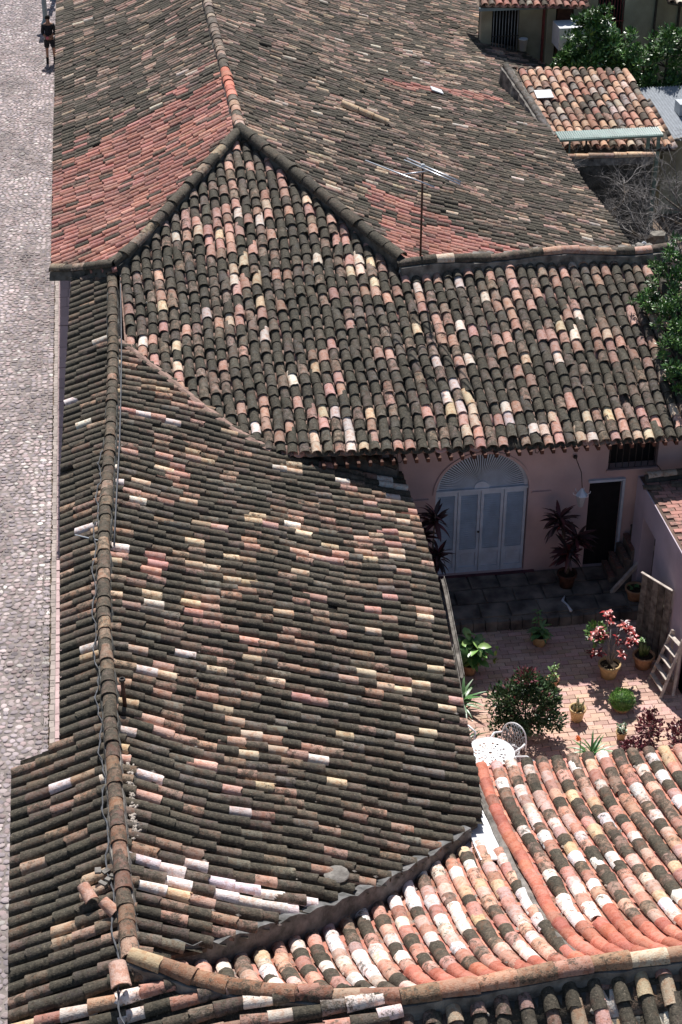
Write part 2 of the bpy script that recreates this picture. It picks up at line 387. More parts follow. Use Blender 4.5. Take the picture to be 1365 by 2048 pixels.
def deck(name, h, poly, m, parent, drop=0.0, thick=.06, step=.4, ext=0.0):
    bm = bmesh.new(); vs = [bm.verts.new((x, y, 0)) for x, y in poly]; f = bm.faces.new(vs)
    if f.normal.z < 0 or True: bm.normal_update()
    xs = [q[0] for q in poly]; ys = [q[1] for q in poly]
    for ax, lo, hi in ((0, min(xs), max(xs)), (1, min(ys), max(ys))):
        t = math.ceil(lo / step) * step + .013
        while t < hi:
            co = (t, 0, 0) if ax == 0 else (0, t, 0); no = (1, 0, 0) if ax == 0 else (0, 1, 0)
            bmesh.ops.bisect_plane(bm, geom=bm.verts[:] + bm.edges[:] + bm.faces[:], plane_co=co, plane_no=no, dist=1e-5); t += step
    bmesh.ops.recalc_face_normals(bm, faces=bm.faces[:])
    if bm.faces[0].normal.z < 0: bmesh.ops.reverse_faces(bm, faces=bm.faces[:])
    top = bm.verts[:]
    r = bmesh.ops.duplicate(bm, geom=bm.faces[:])
    low = [g for g in r['geom'] if isinstance(g, bmesh.types.BMVert)]; lf = [g for g in r['geom'] if isinstance(g, bmesh.types.BMFace)]
    vm = r['vert_map']
    edges = [e_ for e_ in bm.edges if e_.is_boundary and e_.verts[0] in set(top)] if False else []
    for q in low: q.co.z = h(q.co.x, q.co.y) - drop - thick
    bmesh.ops.reverse_faces(bm, faces=lf)
    lowset = set(low)
    be = [e_ for e_ in bm.edges if e_.is_boundary and e_.verts[0] not in lowset]
    for q in top: q.co.z = h(q.co.x, q.co.y) - drop
    for e_ in be:
        a, b = e_.verts
        try: bm.faces.new((a, b, vm[b], vm[a]))
        except Exception: pass
    bmesh.ops.recalc_face_normals(bm, faces=bm.faces[:])
    me = bpy.data.meshes.new(name); bm.to_mesh(me); bm.free(); me.materials.append(M[m])
    o = bpy.data.objects.new(name, me); return link(o, parent)
def ridge_tiles(parent, pts, e=.33, wid=1.25, pal=RIDGE, name='ridge_tile', reverse=False, bed='mortar', bedw=.13, bedh=.16, lift=.03):
    """cover tiles along a polyline of 3-D points, on a mortar bed; the wide ends face the start unless reversed"""
    pts = [Vector(p) for p in pts]
    seg = []; tot = 0
    for a, b in zip(pts, pts[1:]): seg.append((tot, a, b)); tot += (b - a).length
    def at(s_):
        for s0, a, b in seg:
            L = (b - a).length
            if s_ <= s0 + L: return a + (b - a) * ((s_ - s0) / L)
        return pts[-1] + (pts[-1] - pts[-2]).normalized() * (s_ - tot)
    n = max(1, int(tot / e)); e2 = tot / n
    for i in range(n):
        j0 = i * e2 + (U(-.02, .02) if i else 0); a = at(j0); b = at(j0 + e2 + .09)
        if reverse: a, b = at(j0 + e2), at(max(0, j0 - .09))
        d = a - b; B = basis(d, Vector((0, 0, 1)))
        B = B @ Matrix.Rotation(U(-.04, .04), 3, 'Z') @ Matrix.Rotation(U(-.05, .05), 3, 'X')
        o = bpy.data.objects.new(name, TILE_MESH[random.randrange(4)]); o.color = pick(pal)
        o.matrix_local = Matrix.Translation(a + Vector((0, 0, lift + .02))) @ (B @ Matrix.Diagonal((d.length / .435, wid * U(.94, 1.06), wid * U(.94, 1.06)))).to_4x4()
        link(o, parent)
    if bed:
        vs = []; fs = []; m = max(2, int(tot / .12)); 
        for i in range(m + 1):
            s_ = tot * i / m; p = at(s_); d = (at(min(tot, s_ + .05)) - at(max(0, s_ - .05))).normalized(); sd_ = Vector((d.y, -d.x, 0)).normalized()
            k1, k2 = bedw * (1 + .35 * noise.noise(Vector((s_ * 3, tot, 0)))), bedw * (1 + .35 * noise.noise(Vector((s_ * 3, tot, 9))))
            for q, z in ((-k1 * 1.15, -bedh), (-k1 * .8, lift), (k2 * .8, lift), (k2 * 1.15, -bedh)): vs.append(p + sd_ * q + Vector((0, 0, z)))
        for i in range(m):
            for j in range(3): fs.append((i * 4 + j, i * 4 + j + 1, i * 4 + j + 5, i * 4 + j + 4))
            fs.append((i * 4 + 3, i * 4, i * 4 + 4, i * 4 + 7))
        fs += [(0, 1, 2, 3), (m * 4 + 3, m * 4 + 2, m * 4 + 1, m * 4)]
        b_ = MB(); b_.add(vs, fs); b_.build('mortar_bed', bed, parent)

def wall_panel(name, m, parent, outline, holes, origin, xdir, thick=.35):
    """flat wall with openings: outline and holes in (s, z); origin + s*xdir; thickness goes behind (left of xdir)"""
    bm = bmesh.new(); ed = []
    for loop in [outline] + holes:
        vs = [bm.verts.new((s_, 0, z)) for s_, z in loop]
        for i in range(len(vs)): ed.append(bm.edges.new((vs[i], vs[(i + 1) % len(vs)])))
    bmesh.ops.triangle_fill(bm, edges=ed, use_beauty=True)
    fs = bm.faces[:]
    r = bmesh.ops.extrude_face_region(bm, geom=fs); nv = [g for g in r['geom'] if isinstance(g, bmesh.types.BMVert)]
    for q in nv: q.co.y += thick
    bmesh.ops.recalc_face_normals(bm, faces=bm.faces[:])
    xd = Vector(xdir).normalized(); yd = Vector((-xd.y, xd.x, 0))
    for q in bm.verts: q.co = Vector(origin) + xd * q.co.x + yd * q.co.y + Vector((0, 0, q.co.z))
    me = bpy.data.meshes.new(name); bm.to_mesh(me); bm.free(); me.materials.append(M[m])
    return link(bpy.data.objects.new(name, me), parent)
def wall_run(name, m, parent, pts, top, z0=-.2, thick=.3, n=8):
    """wall along plan polyline pts, top height top(x, y)"""
    b = MB(); 
    for (x0, y0), (x1, y1) in zip(pts, pts[1:]):
        d = Vector((x1 - x0, y1 - y0)); L = d.length; d /= L; nn = Vector((-d.y, d.x)) * thick
        vs = []
        for i in range(n + 1):
            x, y = x0 + (x1 - x0) * i / n, y0 + (y1 - y0) * i / n; z = top(x, y)
            vs += [(x, y, z0), (x, y, z), (x + nn.x, y + nn.y, z), (x + nn.x, y + nn.y, z0)]
        fs = []
        for i in range(n):
            for j in range(3): fs.append((i * 4 + j + 4, i * 4 + j + 5, i * 4 + j + 1, i * 4 + j))
        fs += [(0, 1, 2, 3), (n * 4 + 3, n * 4 + 2, n * 4 + 1, n * 4)]
        b.add(vs, fs)
    return b.build(name, m, parent)

# ------------------------------------------------------------------ roof surfaces
def lerp_pts(pts, t):
    if t <= pts[0][0]: return pts[0][1]
    for (a, va), (b, vb) in zip(pts, pts[1:]):
        if t <= b: return va + (vb - va) * (t - a) / (b - a)
    return pts[-1][1]
A_RX = [(12.0, -.45), (13.6, -.51), (15.5, -.59), (17.9, -.64), (20.2, -.68), (22.2, -.65), (25.4, -.48), (29.2, -.33), (32, -.26)]
A_EX = [(16.5, 4.22), (17.1, 4.30), (17.7, 4.39), (20.8, 4.66), (23.3, 4.85), (24.9, 4.88), (26.9, 4.83)]
def a_rz(y): return 4.6 + (.5 * ((y - 28) / 4) ** 1 if y > 28 else 0) + .03 * noise.noise(Vector((y * .4, 2, 5)))
def hA(x, y):
    rx = lerp_pts(A_RX, y); d = x - rx
    if d > 0: return a_rz(y) - (.37 * d - .004 * d * d) + .05 * fbm(x, y, .45, 2) * min(1, d)
    return a_rz(y) + .40 * d - .02 * fbm(x, y, .8, 5)
C_R = [(-.51, 13.6), (.08, 13.24), (.67, 12.98), (2.4, 12.61), (5.66, 12.73), (9.5, 12.95)]
def hC(x, y):
    ry = lerp_pts(C_R, x); d = y - ry
    if d > 0: return 4.6 - (.53 * d - .034 * d * d + .2 * (1 - math.exp(-d / .5))) + .035 * fbm(x, y, .6, 3)
    return 4.6 + .45 * d
def hB(x, y): return 3.5 + .35 * (y - 26.5) + .05 * fbm(x, y, .35, 4) * min(1, max(0, (y - 26.5) / 1.5)) + .11 * min(1, max(0, (6.5 - x) / 4)) * max(0, 1 - max(0, y - 26.5) / 2.5)
D_RX = 2.70
def hD(x, y):
    d = x - D_RX
    wv = .16 * fbm(x * 1.2, y, .22, 6) + .05 * fbm(x, y, .6, 8)
    if d > 0: return 6.6 - (.5 * d - .011 * d * d) + wv * min(1, d / 2)
    d = -d; return 6.6 - (.55 * d - .02 * d * d) + wv * .9 * min(1, d / 1.5)

# ------------------------------------------------------------------ ground
b = MB(); b.box((20, 60, -.15), (400, 400, .3)); structure(b.build('ground', 'ground'))
b = MB(); b.box((-5.2, 48, .0), (6.5, 110, .02)); structure(b.build('street', 'joint'))
street = bpy.data.objects['street']
# cobbles
recs = []
y = 15.5
while y < 76:
    sy = .115
    x = -1.93
    while x > (-5.3 if y > 30 else -3.6):
        wx = U(.09, .17); wy = sy * U(.85, 1.25); xx = x - wx / 2; yy = y + U(-.035, .035) + .05 * fbm(x, y, .7, 9)
        recs.append((xx, yy, wx, wy)); x -= wx + U(.004, .02)
    y += sy * 1.06
def cobble(wx, wy, hgt, rg):
    n = 7; V = []; ph = rg.uniform(0, 6)
    rr = [rg.uniform(.78, 1.1) for _ in range(n)]
    for r, z in ((1, 0), (.93, hgt * .7), (.6, hgt)):
        for j in range(n):
            a = ph + 2 * math.pi * j / n; V.append((rr[j] * r * wx / 2 * math.cos(a) * 1.04, rr[j] * r * wy / 2 * math.sin(a) * 1.08, z))
    F = [(i * n + j, i * n + (j + 1) % n, (i + 1) * n + (j + 1) % n, (i + 1) * n + j) for i in range(2) for j in range(n)]
    F.append(tuple(range(2 * n, 3 * n))); return V, F
def cobcol(x=0, y=0):
    k = U(.75, 1.2) * (.88 + .45 * fbm(x * 2, y, .35, 50) + .3 * fbm(x * 3, y, 1.2, 51)); c = random.choice([(.44, .365, .355), (.39, .335, .345), (.54, .46, .45), (.42, .33, .325), (.32, .28, .29)])
    if R() < .03: c = (.66, .62, .58)
    return (c[0] * k, c[1] * k, c[2] * k, U(.15, .6))
recs.sort(key=lambda r: -seen((r[0], r[1], 0)))
rg = random.Random(3); cm = []
for k in range(10):
    V_, F_ = cobble(1, 1, 1, rg); bb = MB(); bb.add(V_, F_, None, False); cm.append(bb.build('cobble', 'stone', mesh_only=True))
b = MB()
for i, (x, y, wx, wy) in enumerate(recs):
    hg = U(.012, .03)
    if i < 300:
        o = bpy.data.objects.new('cobblestone', cm[i % 10]); o.color = cobcol(x, y); o.location = (x, y, .004); o.scale = (wx, wy, hg); link(o, street)
        o.rotation_euler = (U(-.07, .07), U(-.07, .07), U(-.4, .4))
    else:
        V_, F_ = cobble(wx, wy, hg, rg); a, c = U(-.12, .12), U(-.12, .12); b.add([(x + p[0], y + p[1], p[2] + .004 + (a * p[0] + c * p[1])) for p in V_], F_, cobcol(x, y))
stuff(b.build('distant_cobblestones', 'stone', street))
# grass in the gutter
b = MB()
for i in range(5200):
    y = U(15.5, 70) if R() < .5 else U(16, 38); x = -1.9 + random.gauss(0, .045) - (abs(random.gauss(0, .22)) if R() < .3 else 0)
    if fbm(0, y, .35, 12) < -.12 and R() < .75: continue
    h_ = U(.02, .075); a = U(0, 6.3); k = U(.006, .014); ox, oy = math.cos(a) * k, math.sin(a) * k
    b.add([(x - ox, y - oy, 0), (x + ox, y + oy, 0), (x + U(-.03, .03), y + U(-.03, .03), h_)], [(0, 1, 2)], (.07, .12, .04, .1))
g = stuff(b.build('gutter_grass', 'leaf')); tag(g, 'thin green grass growing in the gutter between cobbles and pavement', 'grass')
# pavement with slabs and kerb stones
b = MB(); b.box((-1.32, 46, .055), (1.08, 70, .11)); pav = structure(b.build('pavement', 'joint'))
rs = []
y = 14.0
while y < 74:
    far = y > 33; hy = U(.2, .25) if not far else U(.5, .7); xs = -1.82; cuts = [U(.22, .3), U(.22, .3), U(.22, .3), .3]
    for wx in cuts:
        if xs + wx > -.86: break
        rs.append((xs + wx / 2, y + hy / 2 + U(-.02, .02), wx - .014, hy - .016)); xs += wx
    y += hy
slab = MB(); slab.box((0, 0, .5), (1, 1, 1)); slabm = slab.build('paver', 'brick', mesh_only=True)
rs.sort(key=lambda r: -seen((r[0], r[1], .1)) - (10 if r[0] < -1.3 else 0))
b = MB()
for i, (x, y, wx, wy) in enumerate(rs):
    k = U(.85, 1.12); c = (.52 * k, .38 * k, .37 * k, U(.05, .35)); z = U(.0, .008)
    if i < 300:
        o = bpy.data.objects.new('paving_slab', slabm); o.color = c; o.location = (x, y, .108 + z); o.scale = (wx, wy, .02); link(o, pav)
    else: b.box((x, y, .118 + z), (wx, wy, .02), tint=c)
stuff(b.build('distant_paving_slabs', 'brick', pav))
y = 15.5; b = MB(); i = 0; kmesh = MB(); kmesh.box((0, 0, 0), (1, 1, 1)); km = kmesh.build('kerbstone', 'stone', mesh_only=True)
while y < 74:
    L = U(.09, .2); k = U(.8, 1.2); c = (.36 * k, .31 * k, .28 * k, .5)
    if i < 200:
        o = bpy.data.objects.new('kerb_stone', km); o.color = c; o.location = (-1.87 + U(-.012, .012), y + L / 2, .04); o.scale = (.085, L - .012, .15); o.rotation_euler = (U(-.04, .04), U(-.05, .05), U(-.06, .06)); link(o, pav)
    else: b.box((-1.87, y + L / 2, .04), (.085, L - .012, .15), tint=c)
    y += L; i += 1
stuff(b.build('distant_kerb_stones', 'stone', pav))

# ------------------------------------------------------------------ the far long house (D)
HD = thing('long_house', 'long far house with a high tiled gable roof hipped at its near end', 'house', (5, 46, 0))
HD.location = (0, 0, 0)
far_y = 66
Dl = [(2.70, 35.3), (1.2, 33.3), (-.2, 31.45), (-1.0, 32.2), (-1.47, 32.75), (-1.47, 40), (-1.45, far_y), (2.70, far_y)]
Dr = [(2.70, 35.3), (2.70, far_y), (13.2, far_y), (13.0, 55.6), (13.6, 53.0), (14.9, 50.6), (12.4, 48.9), (12.1, 46), (12.1, 31.5), (5.6, 31.2)]
rf = deck('roof', hD, Dl, 'deck', HD)
rf2 = deck('roof', hD, Dr, 'deck', HD)
T = Tiles()
def palDl(x, y, *a):
    yy = y + .9 * fbm(x, y, .5, 21) + .35 * (x + 1.5) * -.35
    if yy < 38.6 + (.4 if x < 0 else .6): return RED
    if yy < 40.3: return MIX_D + RED
    if y > 44 and fbm(x, y, .3, 30) > .2: return MIX_D
    return MIX_D
def palDr(x, y, *a):
    if 5.6 < x < 10.5 and y < 35.2 - .40 * (x - 5.8) + .5 * fbm(x, y, .8, 22): return RED
    if abs((y - 45.6) - .55 * (x - 9.5)) < .28 and 7.5 < x < 11.5: return RED
    if x > 12.3: return WARM + MIX_D
    return MIX_D
slope(T, hD, Dl, (-1, 0), palfn=palDl, seed=1, p=.205, panpal=GAP_SHADE, wob=.05, e=.31, offs=.5)
slope(T, hD, Dr, (1, 0), palfn=palDr, seed=2, p=.205, panpal=GAP_SHADE, wob=.07, e=.31, jit=1.5, offs=.9)
T.build(rf, restparent=HD)
rz = [(D_RX, y, hD(D_RX, y) + .07) for y in np.linspace(35.3, far_y, 30)]
ridge_tiles(HD, rz[:3], pal=[(4, (.40, .27, .2), .5), (3, (.5, .40, .32), .4), (3, (.2, .17, .14), .8)], wid=1.4)
ridge_tiles(HD, rz[2:5], pal=NEWRED, wid=1.4)
ridge_tiles(HD, rz[4:], pal=[(4, (.30, .24, .2), .7), (3, (.2, .17, .15), .8), (1, (.42, .32, .25), .5)], wid=1.4)
hipL = [(-1.48, 32.75), (-1.0, 32.2), (-.2, 31.5), (.5, 32.3), (1.2, 33.3), (2.0, 34.4), (2.70, 35.3)]
ridge_tiles(HD, [(x, y, max(hD(x, y), hB(x, y) if x > -.3 else 0) + .08) for x, y in hipL], pal=[(5, (.13, .11, .09), .9), (2, (.3, .24, .18), .6)], wid=1.5, bed='dark_mortar', e=.36, bedh=.16)
hipR = [(5.55, 31.1), (4.9, 32.0), (4.1, 33.25), (3.3, 34.4), (2.70, 35.3)]
ridge_tiles(HD, [(x, y, max(hD(x, y), hB(x, y)) + .08) for x, y in hipR], pal=[(5, (.10, .09, .075), .95), (2, (.16, .13, .1), .9)], wid=1.7, bed='dark_mortar', e=.42, bedh=.35)
wall_run('wall', 'white_wall', HD, [(-.95, far_y), (-.95, 32.0), (11.6, 32.0), (11.6, far_y)], lambda x, y: min(hD(x, y), hB(x, y) if y < 35.3 and x > -.2 else 9) - .15, n=24)
for (dx, lab) in ((43.0, 1), (48.5, 2)):
    d = MB(); d.box((-1.0, dx, 1.15), (.1, 1.1, 2.3)); d.build('door', 'darkwood', HD)
# mortar lumps and loose tiles on it
t = thing('loose_tile_row', 'two long pale barrel tiles lying loose across the far tiled slope', 'roof tile', (6.3, 40.4, hD(6.3, 40.4)))
for k in range(3):
    o = bpy.data.objects.new('barrel_tile', TILE_MESH[k]); o.color = (.52, .40, .27, .3); x = .45 - k * .38; y = -.25 + k * .05
    o.matrix_local = Matrix.Translation((x, y, .15 + x * -.42)) @ (basis(Vector((1, -.25, -.42)), Vector((0, 0, 1))) @ Matrix.Diagonal((1, 1.5, 1.5))).to_4x4(); link(o, t)
b = MB(); x, y = 8.95, 45.1; b.box((x, y, hD(x, y) + .16), (.34, .34, .03), mat4=Matrix.Rotation(.38, 3, 'Y')); tag(b.build('pale_slab', 'plastic'), 'small white square slab lying on the far dark tiled slope', 'slab')

# ------------------------------------------------------------------ the courtyard house (B)
HB = thing('courtyard_house', 'pink house across the courtyard with a blue arched door under a mottled tile roof', 'house', (0, 0, 0))
Bp = [(2.70, 35.25), (1.2, 33.25), (-.12, 31.4), (-.12, 29.25), (1.25, 27.72), (2.35, 26.62), (2.75, 26.5), (11.1, 26.35), (11.1, 31.0), (5.5, 31.0), (4.1, 33.2)]
rfB = deck('roof', hB, Bp, 'pinkdeck', HB)
T = Tiles()
MIX_B2 = MIX_B + [(12, (.54, .33, .27), .38), (5, (.68, .56, .42), .35), (4, (.75, .66, .6), .3)]
def palB(x, y, *a):
    q = fbm(x, y, .45, 33)
    if y < 30.2 and x < 2 and q > -.15: return MIX_B2
    if q > .25 or y < 27.2: return MIX_B2
    if y > 31.5: return MIX_B[:6] if R() < .8 else MIX_B2
    return MIX_B
slope(T, hB, Bp, (0, -1), palfn=palB, seed=4, p=.216, e=.285, panpal=[(1, (.26, .18, .145), .6), (5, (.09, .08, .065), .9), (.4, (.5, .3, .26), .3)], wob=.035, wid=1.02, jit=1.5)  # mostly dark channels, shade between the rows put into their colour
T.build(rfB, restparent=HB)
ridge_tiles(HB, [(x, 31.03 + .05 * math.sin(x), hB(x, 31.0) + .16 + .04 * math.sin(x * 2.3)) for x in np.linspace(11.1, 5.5, 16)], pal=[(4, (.44, .29, .22), .5), (4, (.20, .16, .13), .85), (2, (.55, .44, .35), .4)], wid=1.5, e=.36, bed='mortar', bedw=.2, bedh=.45)
# rubble coping behind the ridge
cm_ = MB()
for i in range(60):
    x = U(7.0, 11.3); y = 31.3 + U(-.06, .22); k = U(.05, .1)
    cm_.box((x, y, hB(x, 31) + .06 + U(0, .05)), (k * 2, k * 1.6, k), rz=U(0, 3))
stuff(cm_.build('coping_rubble', 'mortar', HB))
b = MB(); b.box((9.1, 31.36, 4.4), (4.6, .42, 1.35)); b.build('parapet', 'mortar', HB)
WY = 27.0
def arch_pts(cx, z0, r, rzv, n=24): return [(cx + r * math.cos(math.pi * i / n), z0 + rzv * math.sin(math.pi * i / n)) for i in range(n + 1)]
arch = [(7.41, .3)] + arch_pts(6.495, 2.20, .915, .84) + [(5.58, .3)]
hole2 = [(8.62, .26), (9.27, .26), (9.27, 2.24), (8.62, 2.24)]
hole3 = [(8.95, 2.50), (9.93, 2.50), (9.93, 3.12), (8.95, 3.12)]
wall_panel('wall', 'pink_wall', HB, [(-.2, -.2), (11.3, -.2), (11.3, 3.60), (-.2, 3.60)], [arch, hole2, hole3], (0, WY, 0), (1, 0, 0), .4)
wall_run('wall', 'pink_wall', HB, [(11.3, 27.0), (11.3, 31.2), (-.1, 31.2)], lambda x, y: hB(x, y) - .1)
b = MB(); b.box((7, 27.75, 1.6), (6.5, .02, 3.4)); b.build('dark_room_backing', 'black', HB)  # added black sheet behind the openings, paints the room's darkness
b = MB(); b.box((6.9, 27.55, .12), (6.6, .5, .3)); b.build('dark_room_floor', 'black', HB)  # floor painted black so the room looks unlit
# arched door
D = thing('arched_door', 'pale blue double louvred door with sunburst fanlight in the pink courtyard wall', 'door', (6.495, WY + .1, .3))
lw = .455
for k in range(4):
    x0 = -.915 + k * lw + .002; fr = MB(); z1 = 1.88
    def bar(xa, xb, za, zb, yy=0, tk=.05): fr.box(((xa + xb) / 2, yy, (za + zb) / 2), (xb - xa, tk, zb - za))
    xa, xb = x0 + .006, x0 + lw - .006
    bar(xa, xa + .055, 0, z1); bar(xb - .055, xb, 0, z1); bar(xa + .055, xb - .055, z1 - .09, z1); bar(xa + .055, xb - .055, 0, .12); bar(xa + .055, xb - .055, .46, .54)
    bar(xa + .055, xb - .055, .12, .46, .012, .02); bar(xa + .10, xb - .10, .17, .41, .004, .02)
    leaf = fr.build('door_leaf', 'blue_paint', D)
    lm = MB(); lm.box((0, 0, 0), (lw - .125, .045, .009), mat4=Matrix.Rotation(.42, 3, 'X')); lme = lm.build('louvre', 'blue_paint', mesh_only=True)
    for j in range(25):
        o = bpy.data.objects.new('louvre', lme); o.location = ((xa + xb) / 2, .004, .565 + j * .0495); link(o, leaf)
b = MB(); b.box((0, .06, .95), (1.84, .02, 1.9)); b.build('louvre_gap_backing', 'iron', D)  # added dark sheet, stands in for shade in the louvre gaps
b = MB(); b.box((0, -.01, 1.905), (1.86, .1, .05)); b.build('transom', 'blue_paint', D)
b = MB()
for sx in (-.03,): b.lathe([(0, 0), (.022, 0), (.022, .03), (0, .03)], 8, (sx, -.05, .93))
b.build('door_knob', 'iron', D)
# fan
fan = MB(); n = 28
vs = []; 
for i in range(n + 1):
    a = math.pi * i / n
    for r, yy in ((.915, -.02), (.84, -.02), (.84, .05), (.915, .05)): vs.append((r * math.cos(a), yy, 1.93 + r * .90 * math.sin(a)))
fs = [(i * 4 + j, i * 4 + (j + 1) % 4, i * 4 + 4 + (j + 1) % 4, i * 4 + 4 + j) for i in range(n) for j in range(4)]
fan.add(vs, fs); fo = fan.build('fanlight', 'blue_paint', D)
for i in range(47):
    a = math.pi * (i + .5) / 47; s_ = MB(); r0, r1 = .13, .85
    p0 = Vector((r0 * math.cos(a), 0, 1.93 + r0 * .9 * math.sin(a))); p1 = Vector((r1 * math.cos(a), 0, 1.93 + r1 * .9 * math.sin(a)))
    d = (p1 - p0).normalized(); q = Vector((-d.z, 0, d.x)); tw = Vector((0, 1, 0))
    w0, w1 = .003, .0135
    vs = [p0 - q * w0 - tw * .004, p0 + q * w0 - tw * .004, p0 + q * w0 + tw * .02, p0 - q * w0 + tw * .02, p1 - q * w1 - tw * .004, p1 + q * w1 - tw * .004, p1 + q * w1 + tw * .02, p1 - q * w1 + tw * .02]
    s_.add(vs, [(0, 1, 2, 3), (7, 6, 5, 4), (0, 4, 5, 1), (1, 5, 6, 2), (2, 6, 7, 3), (3, 7, 4, 0)]); s_.build('fan_slat', 'blue_paint', fo)
hb = MB(); hb.add([(.15 * math.cos(math.pi * i / 10), -.03, 1.93 + .15 * math.sin(math.pi * i / 10)) for i in range(11)] + [(.15 * math.cos(math.pi * i / 10), .03, 1.93 + .15 * math.sin(math.pi * i / 10)) for i in range(11)],
    [tuple(range(11)), tuple(range(21, 10, -1))] + [(i + 1, i, i + 11, i + 12) for i in range(10)]); hb.build('fan_hub', 'blue_paint', fo)
b = MB(); b.add([(0.9 * math.cos(math.pi * i / 20), .04, 1.92 + .82 * math.sin(math.pi * i / 20)) for i in range(21)], [tuple(range(21))]); b.add([(0.9 * math.cos(math.pi * i / 20), .06, 1.92 + .82 * math.sin(math.pi * i / 20)) for i in range(21)], [tuple(range(20, -1, -1))]); b.build('fan_gap_backing', 'iron', fo)  # added dark sheet, paints shade into the gaps between fan slats
# plaster trims, door frame, sill
for sx in (5.25, 7.66): b = MB(); b.box((sx, WY - .025, 2.10), (.38, .05, .045)); b.build('impost_moulding', 'pink_wall', HB)
vs = []; n = 24
for i in range(n + 1):
    a = math.pi * i / n
    for r, yy in ((.97, WY - .03), (.915, WY - .03), (.915, WY + .01), (.97, WY + .01)): vs.append((6.495 + r * math.cos(a), yy, 2.2 + r * .918 * math.sin(a)))
b = MB(); b.add(vs, [(i * 4 + j, i * 4 + (j + 1) % 4, i * 4 + 4 + (j + 1) % 4, i * 4 + 4 + j) for i in range(n) for j in range(4)]); b.build('arch_moulding', 'pink_wall', HB)
b = MB(); b.box((9.29, WY - .01, 1.25), (.05, .1, 2.0)); b.box((8.95, WY - .01, 2.265), (.73, .1, .05)); b.build('door_frame', 'blue_paint', HB)
b = MB(); b.box((8.945, WY + .1, 1.25), (.645, .05, 1.97)); b.build('door', 'black', HB)  # no door leaf: black sheet painting the dark interior of the open doorway
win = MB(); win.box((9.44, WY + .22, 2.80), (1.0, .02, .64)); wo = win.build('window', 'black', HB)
for k in range(8):
    b = MB(); x = 8.99 + k * .128; b.tube([(x, WY + .05, 2.50), (x, WY + .05, 3.12)], .009, 5); b.build('window_bar', 'iron', wo)
b = MB(); b.box((9.44, WY - .02, 2.48), (1.04, .1, .04)); b.build('window_sill', 'pink_wall', wo)
b = MB(); b.tube([(9.93, WY - .02, 2.52), (10.03, WY - .28, 2.42)], .008, 4); b.build('stay_rod', 'iron', wo)
b = MB(); b.box((6.47, WY - .03, .17), (2.3, .1, .25)); b.build('plinth', 'purple', HB)
for k, x in enumerate((3.2, 3.95, 4.75, 5.72, 6.12 + 1.25, 8.15)):
    b = MB(); b.tube([(x, WY - .42, 3.5), (x - .01, WY - .42, 3.33), (x + .01, WY - .4, 3.22), (x + .06, WY - .36, 3.18), (x + .1, WY - .34, 3.22)], .008, 4)
    b.build('eave_hook', 'iron', HB)
b = MB()
for i in range(40): b.box((2.9 + i * .215, 26.62, 3.42), (.06, .75, .08))
b.build('rafter_ends', 'darkwood', HB)
# lantern
L_ = thing('wall_lantern', 'small white metal lantern hanging on the pink wall beside the dark doorway', 'lantern', (8.27, 26.35, 2.12))
b = MB(); b.lathe([(0, .02), (.055, 0), (.06, .02), (.10, .22), (.105, .24), (.06, .26)], 6, smooth=False); b.build('lantern_body', 'galv', L_)
b = MB(); b.lathe([(.12, .24), (.06, .32), (.02, .38), (0, .40)], 6, smooth=False); b.build('lantern_roof', 'blue_paint', L_)
for k in range(6):
    a = k * math.pi / 3; b = MB(); b.tube([(.1 * math.cos(a), .1 * math.sin(a), .24), (.16 * math.cos(a), .16 * math.sin(a), .27), (.17 * math.cos(a), .17 * math.sin(a), .31)], .008, 4); b.build('lantern_scroll', 'white_paint', L_)
b = MB(); b.tube([(0, 0, .4), (.02, .2, .62), (0, .62, .74)], .009, 4); b.lathe([(0, 0), (.04, 0), (.04, .05), (0, .05)], 8, (0, .6, .71)); b.build('bracket', 'iron', L_)

# ------------------------------------------------------------------ the near long house (A)
HA = thing('street_house', 'near long house with a dark lichened tile roof between the cobbled street and courtyard', 'house', (0, 0, 0))
ys = [27.9, 26.5, 24.5, 22.5, 20.5, 18.5, 17.2, 15.5, 13.62]
rl = [(lerp_pts(A_RX, y), y) for y in ys]
Arr = [(-.28, 29.3), (1.17, 27.75), (2.42, 26.8), (2.9, 26.9), (4.83, 26.9)] + [(lerp_pts(A_EX, y), y) for y in (25, 23.3, 20.8, 18.5, 17.15)] + [(2.66, 15.6), (1.28, 14.66), (.3, 14.0), (-.5, 13.62)] + rl[::-1][1:]
Arr = [(x, y) for x, y in Arr]
lf = [(lerp_pts(A_RX, y), y) for y in (32.2, 30.5, 29, 27, 25, 23, 21, 19, 17, 15, 13.62)]
Alf = lf + [(.08, 13.24), (.67, 12.98), (2.4, 12.61), (2.2, 10.2), (-1.8, 10.2), (-1.86, 13.4), (-1.9, 15.5), (-1.93, 17.75), (-1.27, 17.78 + .15), (-1.27, 20.1), (-1.29, 25.1), (-1.2, 28.5), (-1.04, 32.2)]
def hAl(x, y):
    if y >= 13.7: return hA(min(x, lerp_pts(A_RX, y)), y)
    # the strip in front of the junction keeps draining to the street, up to the mortared hip
    k = min(1, max(0, (x + 1.9) / 1.4))
    return 4.6 + .40 * (min(x, -.5) + .5) + .04 * max(0, x + .5) - .34 * max(0, lerp_pts(C_R, x) - y) * k
rA = deck('roof', hA, Arr, 'deck', HA); rA2 = deck('roof', hAl, Alf, 'deck', HA, drop=.02)
def shA(x, y): return .11 * max(0, x + .5) * min(1, max(0, (21.5 - y) / 4))
def warpA(x, y): return x, y - shA(x, y)
ArrW = [(x, y + shA(x, y)) if y < 18 and x > -.4 else (x, y) for x, y in Arr]
T = Tiles(); T2 = Tiles()
DARKP = DARK + [(9, (.54, .35, .28), .42), (9, (.62, .50, .36), .38), (5, (.72, .65, .58), .3)]
